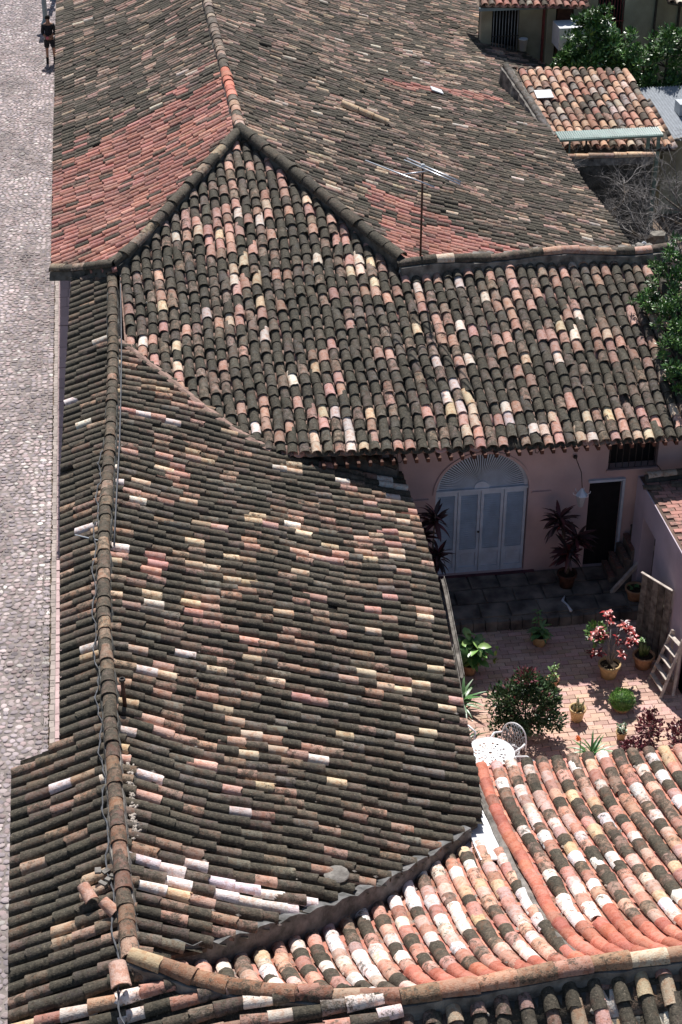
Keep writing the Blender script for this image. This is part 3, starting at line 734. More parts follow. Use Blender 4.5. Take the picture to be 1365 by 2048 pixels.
def palA(x, y, *a):
    q = fbm(x * .35, y, .8, 41) + .35 * fbm(x, y, .25, 42)
    if 14.1 < y < 15.6 and x > -.2 and fbm(x * .5, y, 1.6, 44) > .12: return [(4, (.74, .66, .64), .15), (2, (.2, .15, .12), .8), (1, (.6, .42, .28), .3)]
    if y < 16.3: return DARK[:6] + DARK[:3]
    if q > -.12: return DARKP
    return DARK
slope(T, hA, ArrW, (1, 0), warp=warpA, palfn=palA, seed=7, p=.213, e=.285, panpal=GAP_SHADE, wob=.09, wid=.94, jit=1.1, offs=.5)
def palAl(x, y, *a):
    if y < 13.35: return PALE[:4] + WARM + DARK[:3]
    return STREET
slope(T2, hAl, Alf, (-1, 0), palfn=palAl, seed=8, p=.212, e=.295, panpal=GAP_SHADE, wob=.05, wid=.95, jit=1.4, offs=.6)
na = len(T.rec)
T.rec += T2.rec; T.pans += T2.pans
T.build(rA, restparent=HA)
rp = [(lerp_pts(A_RX, y), y, a_rz(y) + .09) for y in np.linspace(13.55, 31.9, 40)]
ridge_tiles(HA, rp[:9], wid=1.08, e=.265, pal=[(5, (.25, .155, .11), .65), (5, (.19, .125, .095), .8), (2, (.36, .25, .18), .55)], bed='mortar', bedw=.12)
ridge_tiles(HA, rp[8:], wid=1.08, e=.255, pal=[(5, (.18, .135, .10), .8), (4, (.14, .11, .085), .9), (2, (.28, .2, .15), .65)], bed='dark_mortar', bedw=.12)
wall_run('wall', 'white_wall', HA, [(-.92, 31.9), (-.92, 9.8), (4.2, 9.8)], lambda x, y: 4.15, n=4, thick=.3)
wall_run('wall', 'pink_wall', HA, [(4.0, 13), (4.15, 17.1), (4.3, 20.8), (4.45, 27)], lambda x, y: hA(x, y) - .1, n=4, thick=.25)
# valley flashing against the courtyard house: mortar band, stepped parapet and gutter
def band(name, m, parent, pts, wid, thk=.05, up=(0, 0, 1)):
    b = MB(); vs = []; P = [Vector(p) for p in pts]; n = 0; Q = []
    for a, c in zip(P, P[1:]):
        k = max(1, int((c - a).length / .15))
        for i in range(k): Q.append(a.lerp(c, i / k))
    Q.append(P[-1])
    for i, p in enumerate(Q):
        d = (Q[min(i + 1, len(Q) - 1)] - Q[max(0, i - 1)]).normalized(); s_ = Vector((d.y, -d.x, 0)).normalized()
        k1 = wid * (1 + .3 * noise.noise(p * 2.5)); k2 = wid * (1 + .3 * noise.noise(p * 2.5 + Vector((5, 5, 5))))
        for q, z in ((-k1, -thk), (-k1 * .8, thk * .6), (0, thk), (k2 * .8, thk * .6), (k2, -thk)): vs.append(p + s_ * q + Vector((0, 0, z + .012 * noise.noise(p * 6 + Vector((q * 9, 0, 0))))))
    m_ = len(Q)
    fs = [(i * 5 + j, i * 5 + j + 1, i * 5 + j + 6, i * 5 + j + 5) for i in range(m_ - 1) for j in range(4)] + [(i * 5 + 4, i * 5, i * 5 + 5, i * 5 + 9) for i in range(m_ - 1)] + [(0, 1, 2, 3, 4), tuple(m_ * 5 - 1 - j for j in range(5))]
    b.add(vs, fs); return b.build(name, m, parent)
band('valley_mortar', 'pinkdeck', HA, [(x, y, hA(x, y) + .07) for x, y in ((-.25, 29.2), (.5, 28.45), (1.2, 27.65), (1.8, 27.0), (2.4, 26.55))], .09, .05)
b = MB()
for k in range(5):
    x0 = 3.1 + k * .34; b.box((x0 + .16, 26.84, hA(x0, 26.8) + .06), (.35, .3, .34 + .03 * (k % 2)))
b.build('step_flashing', 'dark_mortar', HA)
ridge_tiles(HA, [(x, 26.75, hA(x, 26.8) + .24 + .03 * math.sin(x * 5)) for x in np.linspace(4.75, 3.1, 6)], pal=[(1, (.09, .07, .06), 1)], wid=1.0, e=.36, bed='dark_mortar', bedw=.12, bedh=.25, name='flashing_tile')
b = MB(); b.add([(2.35, 26.45, 3.34), (2.55, 26.28, 3.30), (2.8, 26.25, 3.28), (2.95, 26.5, 3.30), (2.6, 26.62, 3.36), (2.35, 26.45, 3.32), (2.55, 26.28, 3.28), (2.8, 26.25, 3.26), (2.95, 26.5, 3.28), (2.6, 26.62, 3.34)], [(0, 1, 2, 3, 4), (9, 8, 7, 6, 5)] + [(i, (i + 1) % 5 + 0, (i + 1) % 5 + 5, i + 5) for i in range(5)]); b.build('valley_sheet', 'galv', HA)
# gutter along the courtyard eave
b = MB(); 
for (y0, y1, dx) in ((17.2, 21.6, .0), (20.9, 23.6, .10)):
    n = 14; vs = []
    for i in range(n + 1):
        y = y0 + (y1 - y0) * i / n; x = lerp_pts(A_EX, y) + .05 + dx; z = 2.62 - .12 * (y1 - y) / 4 + .02 * noise.noise(Vector((y, 0, 0)))
        for q, dz in ((0, .06), (.012, -.01), (.06, -.05), (.108, -.01), (.12, .075), (.135, .075), (.12, -.03), (.06, -.07), (0, -.03)): vs.append((x + q * .55, y, z + dz * .6))
    fs = [(i * 9 + j, i * 9 + (j + 1) % 9, i * 9 + 9 + (j + 1) % 9, i * 9 + 9 + j) for i in range(n) for j in range(9)]
    b.add(vs, fs)
b.build('gutter', 'mortar', HA)
# cut ends of the valley above the lower wing: mortar face
b = MB(); Q = [(-.1, 13.9), (.5, 14.1), (1.28, 14.6), (2.0, 15.05), (2.66, 15.52), (3.5, 16.3), (4.28, 17.05)]
vs = []; k = 0; P = []
for (x0, y0), (x1, y1) in zip(Q, Q[1:]):
    for i in range(6): P.append((x0 + (x1 - x0) * i / 6, y0 + (y1 - y0) * i / 6))
for i, (x, y) in enumerate(P):
    zt = hA(x, y) + .04 + .07 * abs(math.sin(i * 1.05)); zb = hC(x, y) - .06
    vs += [(x + .03, y - .02, zb), (x + .01, y, zt), (x - .08, y + .1, zt - .02), (x - .08, y + .1, zb)]
m_ = len(P); b.add(vs, [(i * 4 + j, i * 4 + j + 1, i * 4 + j + 5, i * 4 + j + 4) for i in range(m_ - 1) for j in range(3)] + [(0, 1, 2, 3), (m_ * 4 - 1, m_ * 4 - 2, m_ * 4 - 3, m_ * 4 - 4)])
b.build('valley_mortar', 'grey_face', HA)
b = MB()
for i in range(150):
    y = U(15.6, 17.2); x = lerp_pts(A_RX, y) + .17 + abs(random.gauss(0, .03)); b.tube([(x, y, a_rz(y) + .0), (x + U(-.03, .04), y + U(-.05, .05), a_rz(y) + .012)], [U(.014, .024), U(.010, .02)], 5)
stuff(b.build('pale_mortar_lumps', 'pale_mortar', HA))

# ------------------------------------------------------------------ the lower courtyard wing (C)
HC = thing('courtyard_wing', 'near lower wing with a pale, pink and dark barrel tile roof beside the courtyard', 'house', (0, 0, 0))
CL = [(-.35, 13.55), (.08, 13.26), (.67, 13.0), (2.4, 12.63), (4.62, 12.7), (4.62, 16.35), (4.28, 16.75), (3.5, 16.28), (2.66, 15.5), (2.0, 15.02), (1.28, 14.58), (.5, 14.08)]
CR = [(4.62, 12.7), (5.66, 12.73), (9.5, 12.95), (9.5, 18.62), (4.95, 18.7), (4.62, 18.7)]
rC = deck('roof', hC, CL, 'pinkdeck', HC); rC2 = deck('roof', lambda x, y: hC(x, y) + .06, CR, 'pinkdeck', HC)
T = Tiles()
def warpC(x, y): return x + .42 * min(1, max(0, (x - .2) / 2.2)) * math.exp(-max(0, y - lerp_pts(C_R, x)) / .6), y
def palCL(x, y, dl, dr):
    if y < 12.6 + 1.0 + .15 * math.sin(x * 3) and x > 2.6: return NEWRED
    return PALE
def palCR(x, y, dl, dr):
    if x < 4.83: return NEWRED
    if y < 14.5 - .12 * (x - 4.6) + .25 * math.sin(x * 5): return NEWRED
    return PALE
PP = [(5, (.52, .23, .17), .35), (2, (.36, .18, .13), .5)]
slope(T, hC, CL, (0, 1), palfn=palCL, seed=11, p=.235, e=.25, panpal=PP, wid=1.03, wob=.025, jit=1.0, offs=.3, warp=warpC, clu=.5)
slope(T, lambda x, y: hC(x, y) + .06, CR, (0, 1), palfn=palCR, seed=12, p=.235, e=.25, panpal=PP, wid=1.03, wob=.025, jit=1.0, offs=.3, warp=warpC, clu=.5)
# slope that faces the viewer, below the ridge
CF = [(2.42, 12.5), (9.5, 12.85), (9.5, 10.2), (2.3, 10.2)]
def hF(x, y): return 4.60 + .38 * (y - 12.6)
rC3 = deck('roof', hF, CF, 'dark_mortar', HC)
slope(T, hF, CF, (0, -1), pal=[(4, (.12, .10, .08), .95), (3, (.30, .2, .16), .7), (2, (.46, .36, .26), .45), (1, (.5, .3, .25), .4)], seed=13, p=.27, e=.32, wid=1.0, panpal=DARK)
T.build(rC, restparent=HC)
seg1 = [(-.5, 13.6, 4.70), (-.2, 13.42, 4.68), (.08, 13.24, 4.66), (.67, 12.98, 4.64), (1.5, 12.78, 4.64), (2.45, 12.60, 4.66)]
ridge_tiles(HC, seg1, wid=1.22, e=.36, pal=[(4, (.26, .15, .10), .6), (3, (.40, .3, .2), .5), (2, (.2, .12, .09), .7)], bed='mortar', bedw=.15, bedh=.4, reverse=True)
seg2 = [(2.40, 12.56, 4.70), (3.31, 12.62, 4.70), (4.48, 12.72, 4.72), (5.66, 12.73, 4.72), (7.2, 12.8, 4.7), (9.4, 12.9, 4.7)]
ridge_tiles(HC, seg2, wid=1.3, e=.42, pal=[(4, (.54, .36, .25), .5), (4, (.48, .29, .2), .5), (3, (.25, .16, .11), .75), (2, (.60, .48, .36), .5)], bed='mortar', bedw=.15, bedh=.3, reverse=True)
# raised verge of the higher part: mortar kerb and pale sheet in the corner
band('verge_mortar', 'mortar', HC, [(4.545 + .42 * math.exp(-(y - 12.7) / .6), y, hC(4.5, y) + .05) for y in (12.8, 13.0, 13.3, 13.7, 14.2, 15, 16, 17, 18, 18.75)], .06, .08)
b = MB(); yy = [16.3, 17.0, 17.8, 18.9]; vs = []
for y in yy: vs += [(4.16, y, hC(4.3, y) + .10), (4.50, y, hC(4.5, y) + .07), (4.50, y, hC(4.5, y) + .04), (4.16, y, hC(4.3, y) + .07)]
b.add(vs, [(i * 4 + j, i * 4 + (j + 1) % 4, i * 4 + 4 + (j + 1) % 4, i * 4 + 4 + j) for i in range(3) for j in range(4)] + [(0, 1, 2, 3), (15, 14, 13, 12)]); b.build('corner_sheet', 'white_paint', HC)
wall_run('wall', 'pink_wall', HC, [(9.4, 18.45), (4.6, 18.45)], lambda x, y: 2.3, n=2)
b = MB()
for i in range(45):
    x = U(2.5, 7); b.tube([(x, 12.35 + U(-.08, .05), 4.38), (x + .06, 12.3, 4.36)], U(.02, .05), 5)
stuff(b.build('mortar_rubble', 'mortar', HC))

# bits on the near roofs
b = MB(); pts = []
for i in range(110):
    y = 12.2 + i * .12; x = lerp_pts(A_RX, y) - .15 + .03 * math.sin(i * .7) + .01 * math.sin(i * 1.9); pts.append((x, y, a_rz(y) + .06 + .015 * math.sin(i * 2.3)))
b.tube(pts, .009, 4); b.tube([(x + .014 * math.cos(i * 2), y, z + .014 * math.sin(i * 2) + .01) for i, (x, y, z) in enumerate(pts)], .007, 4)
tag(b.build('twisted_cable', 'cable'), 'twisted grey cable running along the street side of the near ridge', 'cable')
b = MB(); b.tube([(lerp_pts(A_RX, y) + .16, y, a_rz(y) + .10) for y in np.linspace(22.2, 31.6, 12)], .014, 6)
tag(b.build('conduit_pipe', 'cable'), 'straight grey conduit pipe lying along the courtyard side of the ridge', 'pipe')
b = MB(); b.tube([(-1.02, 32.0, 4.6), (-.85, 30.9, 4.52), (-.62, 29.7, 4.62), (-.45, 28.9, 4.75), (-.25, 28.2, 4.74), (-.24, 27.4, 4.68)], .014, 4)
tag(b.build('loose_cable', 'cable'), 'pale thin cable sagging diagonally across the narrow street slope', 'cable')
b = MB(); b.tube([(-1.10, 22.85, 4.52), (-.7, 22.40, 4.66)], .014, 6)
tag(b.build('metal_rod', 'galv'), 'short pale metal rod sticking out across the street slope', 'rod')
P_ = thing('vent_pipe', 'short rusty pipe stub standing beside the near roof ridge', 'pipe', (-.44, 18.3, 4.6))
b = MB(); b.tube([(0, 0, -.05), (-.01, .02, .42)], .028, 8); b.build('pipe_shaft', 'rust', P_)
b = MB(); b.lathe([(.03, .4), (.045, .41), (.045, .44), (.03, .445), (.026, .40)], 10, (-.01, .02, 0)); b.build('pipe_collar', 'iron', P_)
def loose_tile(x, y, z, d, w_, col, label, up=Vector((0, 0, 1)), L=1):
    o = bpy.data.objects.new('loose_tile', TILE_MESH[1]); o.color = col
    o.matrix_world = Matrix.Translation((x, y, z)) @ (basis(Vector(d), up) @ Matrix.Diagonal((L, w_, w_))).to_4x4(); link(o); tag(o, label, 'roof tile')
loose_tile(-.62, 13.15, 4.73, (.12, -1, -.25), 1.25, (.60, .40, .32, .2), 'pink barrel tile set crosswise over the cable near the ridge junction', L=.7)
loose_tile(-.66, 14.35, 4.66, (.6, -.6, -.3), .95, (.52, .32, .24, .3), 'broken brown tile lying upside down beside the near ridge', L=.5)
loose_tile(-.93, 14.62, 4.62, (.45, -1, -.2), .95, (.45, .29, .23, .25), 'whole brown tile tipped askew on the street slope', L=.6)
b = MB()
for k in range(6): b.box((-.82 + U(-.12, .16), 14.95 + U(-.12, .15), 4.68 + U(0, .03)), (U(.06, .12), U(.04, .08), .03), rz=U(0, 3))
tag(b.build('mortar_chips', 'mortar'), 'few grey mortar chips heaped above the broken tiles', 'rubble')
b = MB(); b.lathe([(0, .015), (.16, .01), (.17, 0), (0, -.01)], 12, (2.1, 15.55, hA(2.1, 15.55) + .12)); tag(b.build('round_plate', 'mortar'), 'thin grey round disc lying on dark tiles above the valley', 'disc')

# ------------------------------------------------------------------ antenna
AN = thing('television_antenna', 'thin metal television antenna on a tall rusty mast beside the red tile patch', 'antenna', (5.96, 31.2, 5.1))
b = MB(); b.tube([(0, 0, -.1), (0, 0, 2.1)], .022, 6); b.build('mast', 'rust', AN)
b = MB(); b.tube([(-.50, -.30, 2.08), (.16, -.16, 2.08)], .018, 5); b.build('boom', 'metal', AN)
for (x0, y0, x1, y1) in ((4.89, 31.70, 5.98, 30.09), (5.73, 31.72, 6.54, 30.28), (5.66, 31.62, 6.50, 30.16)):
    b = MB(); b.tube([(x0 - 5.96, y0 - 31.2, 2.11), (x1 - 5.96, y1 - 31.2, 2.11)], .016, 5); b.build('antenna_element', 'metal', AN)
b = MB(); b.lathe([(0, 0), (.04, 0), (.04, .08), (0, .09)], 8, (0, 0, 2.08)); b.build('mast_cap', 'plastic', AN)

# ------------------------------------------------------------------ courtyard floor
b = MB(); b.box((7.4, 22.4, -.02), (6.0, 7.6, .06)); cf = structure(b.build('courtyard_floor', 'floor_joint'))
rs = []; y = 19.0; r_ = 0
while y < 25.5:
    x = 4.5 + (.13 if r_ % 2 else 0)
    while x < 10.3:
        wx = .262; rs.append((x + wx / 2, y + .056, wx - .010, .104)); x += wx
    y += .113; r_ += 1
rs.sort(key=lambda q: -(seen((q[0], q[1], 0)) if (q[1] > 20.9 and q[0] > 5.2) else 0) )
b = MB(); bmh = MB(); bmh.box((0, 0, 0), (1, 1, 1)); bme = bmh.build('floor_brick', 'brick', mesh_only=True)
for i, (x, y, wx, wy) in enumerate(rs):
    k = U(.8, 1.18); c = (.57 * k, .385 * k * U(.92, 1.05), .31 * k * U(.9, 1.06), U(.1, .5)); z = .012 + U(-.006, .006) + .006 * fbm(x, y, 1.1, 70)
    if i < 300:
        o = bpy.data.objects.new('floor_brick', bme); o.color = c; o.location = (x, y, z); o.scale = (wx, wy, .03); o.rotation_euler = (U(-.01, .01), U(-.01, .01), U(-.02, .02)); link(o, cf)
    else: b.box((x, y, z), (wx, wy, .03), rz=U(-.02, .02), tint=c)
stuff(b.build('floor_bricks', 'brick', cf))
b = MB()
for i in range(170):
    x, y = U(5.2, 9.6), U(20.6, 25.4); a = U(0, 6.3); k = U(.012, .035); z = .034
    b.add([(x, y, z), (x + k * math.cos(a), y + k * math.sin(a), z + U(.003, .012)), (x + k * .7 * math.cos(a + 1), y + k * .7 * math.sin(a + 1), z)], [(0, 1, 2)], (*random.choice([(.16, .10, .05), (.09, .12, .04), (.24, .17, .09), (.07, .05, .04)]), .05))
tag(stuff(b.build('fallen_leaves', 'leaf')), 'few dry leaves scattered over the courtyard bricks', 'leaves')
# raised walkway of dark flagstones
b = MB(); b.box((7.6, 26.25, .10), (6.6, 1.5, .30)); wk = structure(b.build('walkway', 'rubblestone'))
for i in range(11):
    for j in range(3):
        wx, wy = .56, .46; b = MB(); b.box((0, 0, 0), (wx * U(.93, .98), wy * U(.9, .97), .03)); o = b.build('flagstone', 'rubblestone', wk); o.location = (4.8 + i * .58 + (.2 if j % 2 else 0), 25.76 + j * .48, .262 + U(0, .008)); o.rotation_euler = (U(-.01, .01), U(-.01, .01), U(-.03, .03))
for i in range(24):
    b = MB(); b.box((0, 0, 0), (.225, .12, .26)); o = b.build('edging_brick', 'rubblestone', wk); o.location = (4.75 + i * .24, 25.46 + U(-.012, .012), .11 + U(-.01, .01))
b = MB(); b.tube([(8.0, 26.0, .29), (7.92, 25.85, .29), (7.98, 25.7, .29), (8.0, 25.5, .29)], [.015, .03, .02, .035], 5); tag(b.build('pale_rag', 'plastic'), 'crumpled pale rag lying on the dark walkway', 'rag')

# ------------------------------------------------------------------ pots and plants
def pot_parts(t, r=.15, h=.26, m='terracotta'):
    b = MB(); b.lathe([(0, 0), (r * .66, 0), (r * .92, h * .82), (r * .92, h * .84), (r * 1.04, h * .84), (r * 1.06, h), (r * .9, h), (r * .86, h * .82)], 20); b.build('pot', m, t)
    b = MB(); b.lathe([(r * .88, h * .86), (r * .5, h * .9), (0, h * .88)], 14); b.build('soil', 'soil', t)
def leafmesh(L, W, bend=.3, n=4, tint=(.1, .2, .05, .05), fold=.25, name='leaf'):
    V = []; F = []
    for i in range(n + 1):
        t = i / n; w_ = W * math.sin(math.pi * min(1, t * .92 + .06)) ** .8; z = -bend * L * t * t; x = L * t * (1 - bend * .25 * t)
        V += [(x, -w_ / 2, z + fold * w_ / 2), (x, 0, z), (x, w_ / 2, z + fold * w_ / 2)]
    for i in range(n):
        F += [(i * 3, i * 3 + 3, i * 3 + 4, i * 3 + 1), (i * 3 + 1, i * 3 + 4, i * 3 + 5, i * 3 + 2)]
    b = MB(); b.add(V, F, None, True); me = b.build(name, 'leaf', mesh_only=True); return me
def put_leaf(t, me, p, az, el, col, s=1, name='leaf', roll=0):
    o = bpy.data.objects.new(name, me); o.color = (*col, .02); o.location = p; o.rotation_euler = (roll, -el, az); o.scale = (s, s, s); o.rotation_mode = 'XYZ'
    return link(o, t)
def jig(c, k=.25): q = U(1 - k, 1 + k); return (c[0] * q * U(.85, 1.15), c[1] * q, c[2] * q * U(.85, 1.15))
def leafmass(b, c, r, n, L, W, cols, shell=.5, up=.3):
    """n separate leaves through an ellipsoid, each a folded blade, joined"""
    for i in range(n):
        d = Vector((random.gauss(0, 1), random.gauss(0, 1), random.gauss(0, 1))).normalized(); rr = (shell + (1 - shell) * R()) * (1 if R() < .85 else U(1, 1.18))
        p = Vector((c[0] + d.x * r[0] * rr, c[1] + d.y * r[1] * rr, c[2] + d.z * r[2] * rr))
        a = (d + Vector((U(-.7, .7), U(-.7, .7), U(-.7, .7) + up))).normalized(); s_ = a.cross(Vector((U(-.4, .4), U(-.4, .4), 1))).normalized(); nn = a.cross(s_)
        l, w_ = L * U(.7, 1.3), W * U(.7, 1.3); col = jig(random.choice(cols), .3)
        b.add([p, p + a * l * .5 + s_ * w_ / 2 + nn * w_ * .15, p + a * l + nn * l * -.12, p + a * l * .5 - s_ * w_ / 2 + nn * w_ * .15], [(0, 1, 2), (0, 2, 3)], (*col, .03))
GREEN = [(.09, .18, .04), (.06, .13, .035), (.14, .24, .06)]
DG = [(.03, .075, .02), (.045, .10, .025), (.02, .05, .015)]
# cordylines
cme = leafmesh(.40, .075, .32, 5)
def cordyline(x, y, z, heads, label, potted=True, cols=((.06, .022, .025), (.035, .02, .02), (.10, .025, .03))):
    t = thing('cordyline_plant', label, 'plant', (x, y, z), 'dark red cordylines by the pink wall')
    if potted: pot_parts(t, .19, .32, 'darkwood')
    b = MB()
    for (hx, hy, hz) in heads: b.tube([(0, 0, .2), (hx * .3, hy * .3, hz * .5), (hx, hy, hz)], [.022, .018, .012], 6)
    b.build('stem', 'bark', t)
    for (hx, hy, hz) in heads:
        for i in range(52):
            el = U(-.7, 1.2); put_leaf(t, cme, (hx * (1 - .0), hy, hz - U(0, .22)), U(0, 6.3), el, jig(random.choice(cols), .4), U(.7, 1.15), roll=U(-.4, .4))
cordyline(8.12, 26.35, .28, [(-.22, .05, 1.6), (.12, -.05, 1.2), (-.05, -.1, .95)], 'tall dark red cordyline in a pot between the arched door and doorway')
cordyline(5.35, 26.1, .28, [(.05, 0, 2.05), (.10, -.1, 1.25), (-.25, .05, 1.7)], 'multi headed dark red cordyline in front of the blue door', True)
def small_plant(x, y, name, label, r, h, pm, kind, group='small potted plants on the courtyard floor', z=0):
    t = thing(name, label, 'potted plant', (x, y, z), group); pot_parts(t, r, h, pm); return t
# broad bright leaves, left
big = leafmesh(.26, .15, .35, 4)
t = small_plant(5.75, 24.2, 'potted_plant', 'bushy bright green broad leaved plant in a pot by the street house eave', .16, .26, 'terracotta', 0)
for i in range(150):
    hz = U(.3, .72); put_leaf(t, big, (U(-.22, .2), U(-.15, .15), hz), U(0, 6.3), U(-.5, .7), jig((.20, .34, .09) if R() < .5 else (.08, .19, .05), .35), U(.6, 1.15), roll=U(-.5, .5))
for i in range(14): put_leaf(t, big, (.42 + U(-.1, .1), -.05 + U(-.08, .08), .4 + U(-.12, .12)), U(0, 6.3), U(-.9, .3), jig((.30, .38, .07), .3), U(.35, .55))
b = MB(); b.tube([(0, 0, .2), (.0, 0, .5)], .02, 5); b.tube([(0, 0, .25), (.2, 0, .45), (.42, -.05, .48)], .01, 5); b.build('stem', 'bark', t)
# centre plant
lanc = leafmesh(.24, .075, .35, 4)
t = small_plant(7.25, 24.9, 'potted_plant', 'slender green plant with a tall shoot in a pot near the dark step', .17, .24, 'ochre_pot', 0)
for i in range(30): put_leaf(t, lanc, (U(-.06, .06), U(-.06, .06), U(.22, .4)), U(0, 6.3), U(-.1, .8), jig((.12, .24, .08), .35), U(.7, 1.25))
for i in range(10): put_leaf(t, lanc, (-.08, 0, .5 + i * .035), U(0, 6.3), U(-.1, .8), jig((.12, .26, .07), .3), U(.4, .65))
b = MB(); b.tube([(0, 0, .2), (-.04, 0, .5), (-.08, 0, .85)], .009, 5); b.build('stem', 'bark', t)
# croton
t = small_plant(8.27, 23.75, 'croton_shrub', 'red and pink leaved shrub in a wide ochre pot at the shade edge', .2, .32, 'ochre_pot', 0)
t['category'] = 'potted shrub'
b = MB()
for k in range(9):
    a = k * .7; r_ = U(.15, .38); b.tube([(0, 0, .28), (r_ * .5 * math.cos(a), r_ * .5 * math.sin(a), .65), (r_ * math.cos(a), r_ * math.sin(a), U(.8, 1.35))], [.014, .01, .006], 5)
b.build('branches', 'twig', t)
cr = leafmesh(.12, .06, .3, 3)
heads = [(U(-.38, .38), U(-.3, .3), U(.62, 1.15)) for _ in range(13)] + [(-.12, .1, 1.4), (-.08, .1, 1.3), (.18, 0, 1.2), (.3, 0, 1.1), (-.36, 0, .6), (.42, 0, .8), (.38, -.1, .85)]
for hx, hy, hz in heads:
    for i in range(11): put_leaf(t, cr, (hx + U(-.03, .03), hy + U(-.03, .03), hz + U(-.05, .04)), U(0, 6.3), U(-.3, .8), jig(random.choice([(.34, .03, .03), (.22, .025, .025), (.50, .14, .12), (.12, .02, .02)]), .3), U(.7, 1.15))
b = MB(); leafmass(b, (-.22, .25, .85), (.2, .15, .22), 160, .09, .06, GREEN); b.build('green_foliage', 'leaf', t)
# small ones
t = small_plant(7.17, 23.6, 'potted_plant', 'small clay pot of thin green shoots touching the big bush', .12, .2, 'terracotta', 0)
for i in range(40): put_leaf(t, cr, (U(-.06, .06), U(-.06, .06), U(.2, .5)), U(0, 6.3), U(.2, 1.3), jig((.16, .26, .09), .35), U(.5, .95))
t = small_plant(7.37, 22.6, 'potted_plant', 'tapered clay pot with a pale spiky cactus in the sunlit centre', .145, .29, 'ochre_pot', 0)
b = MB()
for k in range(9):
    a = U(0, 6.3); r_ = U(.0, .09); hh = U(.1, .26); b.tube([(r_ * math.cos(a), r_ * math.sin(a), .25), (r_ * 1.3 * math.cos(a), r_ * 1.3 * math.sin(a), .25 + hh * .6), (r_ * 1.6 * math.cos(a), r_ * 1.6 * math.sin(a), .25 + hh)], [.02, .024, .008], 6, tint=(*jig((.36, .36, .20), .2), .1))
b.build('cactus_stems', 'leaf', t)
t = small_plant(8.0, 21.98, 'potted_plant', 'tiny clay pot of grey green rosettes in front of the red coleus', .095, .19, 'ochre_pot', 0)
for i in range(36): put_leaf(t, cr, (U(-.07, .07), U(-.06, .06), U(.19, .33)), U(0, 6.3), U(.1, 1.2), jig((.14, .19, .11), .3), U(.4, .75))
t = small_plant(8.98, 23.95, 'potted_plant', 'wide pot with a stubby cactus standing before the grey boards', .2, .30, 'terracotta', 0)
b = MB()
for k in range(3): b.tube([(-.05 + k * .05, .02 * k, .25), (-.07 + k * .07, 0, .45), (-.08 + k * .09, 0, .62 - .08 * k)], [.04, .045, .02], 8, tint=(.10, .15, .05, .3))
b.build('cactus_stems', 'leaf', t)
for i in range(12): put_leaf(t, cr, (-.06 + U(-.04, .04), 0, .62), U(0, 6.3), U(0, 1), jig((.16, .3, .08), .3), .7)
t = small_plant(9.33, 25.75, 'potted_plant', 'round clay bowl with sparse growth on the walkway behind the boards', .2, .26, 'terracotta', 0, z=.28)
for i in range(8): put_leaf(t, cr, (U(-.1, .1), U(-.06, .06), .26), U(0, 6.3), U(.1, .8), jig((.08, .2, .06), .3), .8)
# moss ball in a pot
t = thing('cushion_cactus', 'round bright green cushion plant sitting low on the sunlit bricks', 'plant', (8.24, 22.78, 0))
b = MB(); b.lathe([(0, 0), (.13, 0), (.16, .1), (0, .1)], 14); b.build('pot', 'terracotta', t)
b = MB(); b.lathe([(.13, .08), (.19, .12), (.20, .26), (.14, .34), (0, .38)], 14, tint=(.09, .18, .04, .1)); b.build('core', 'leaf', t)
b = MB(); leafmass(b, (0, 0, .24), (.21, .21, .17), 2600, .035, .012, [(.14, .28, .05), (.20, .36, .08), (.09, .2, .04)], .92, .2); b.build('foliage', 'leaf', t)
# big bush
t = thing('round_bush', 'large dark glossy bush with reddish tips beside the white table', 'bush', (6.35, 22.3, 0))
b = MB()
for k in range(9): a = k * .7; b.tube([(0, 0, 0), (.15 * math.cos(a), .15 * math.sin(a), .4), (.38 * math.cos(a), .38 * math.sin(a), U(.7, 1.1))], [.02, .014, .008], 5)
b.build('branches', 'bark', t)
b = MB(); GL = [(.05, .10, .035), (.035, .075, .025), (.10, .15, .07), (.03, .06, .02)]
leafmass(b, (0, 0, .70), (.55, .5, .52), 2300, .085, .05, GL, .45, .2); leafmass(b, (-.02, 0, 1.15), (.25, .25, .26), 500, .08, .045, GL, .3); leafmass(b, (-.45, .05, .8), (.25, .3, .3), 350, .08, .045, GL, .3); leafmass(b, (-.5, -.1, .35), (.18, .2, .2), 170, .08, .045, GL, .3); leafmass(b, (.5, -.1, .4), (.2, .2, .2), 180, .08, .045, GL, .3); leafmass(b, (.38, .1, .8), (.22, .3, .3), 350, .08, .045, GL, .4)
leafmass(b, (-.02, 0, 1.32), (.2, .2, .16), 110, .07, .03, [(.22, .05, .06), (.15, .04, .05)], .4); leafmass(b, (.0, 0, .9), (.45, .45, .45), 60, .07, .03, [(.25, .06, .07)], .9)
b.build('foliage', 'leaf', t)
# strappy plants
strap = leafmesh(.5, .05, .5, 5)
def strappy(x, y, n, s, label, col, name='strap_leaf_plant'):
    t = thing(name, label, 'plant', (x, y, 0))
    for i in range(n): put_leaf(t, strap, (U(-.05, .05), U(-.05, .05), .05), U(0, 6.3), U(.5, 1.35), jig(col, .3), s * U(.7, 1.1))
    return t
strappy(5.38, 23.25, 34, 1.15, 'green strap leaved clump at the foot of the eave by the table', (.09, .2, .07))
strappy(5.25, 22.2, 16, .9, 'dark palm like tuft partly hidden by the gutter near the white chair', (.04, .09, .04))
t = strappy(7.35, 21.55, 20, .95, 'bird of paradise clump with an orange flower behind the pale roof edge', (.08, .2, .06))
b = MB(); b.tube([(-.2, 0, 0), (-.22, 0, .45)], .008, 5, tint=(.1, .2, .06, 0)); b.build('flower_stem', 'leaf', t)
for k in range(4): put_leaf(t, cr, (-.22, 0, .45), k * .4 + 2.4, 1.0 - k * .2, (.75, .16, .04), .9, name='petal')
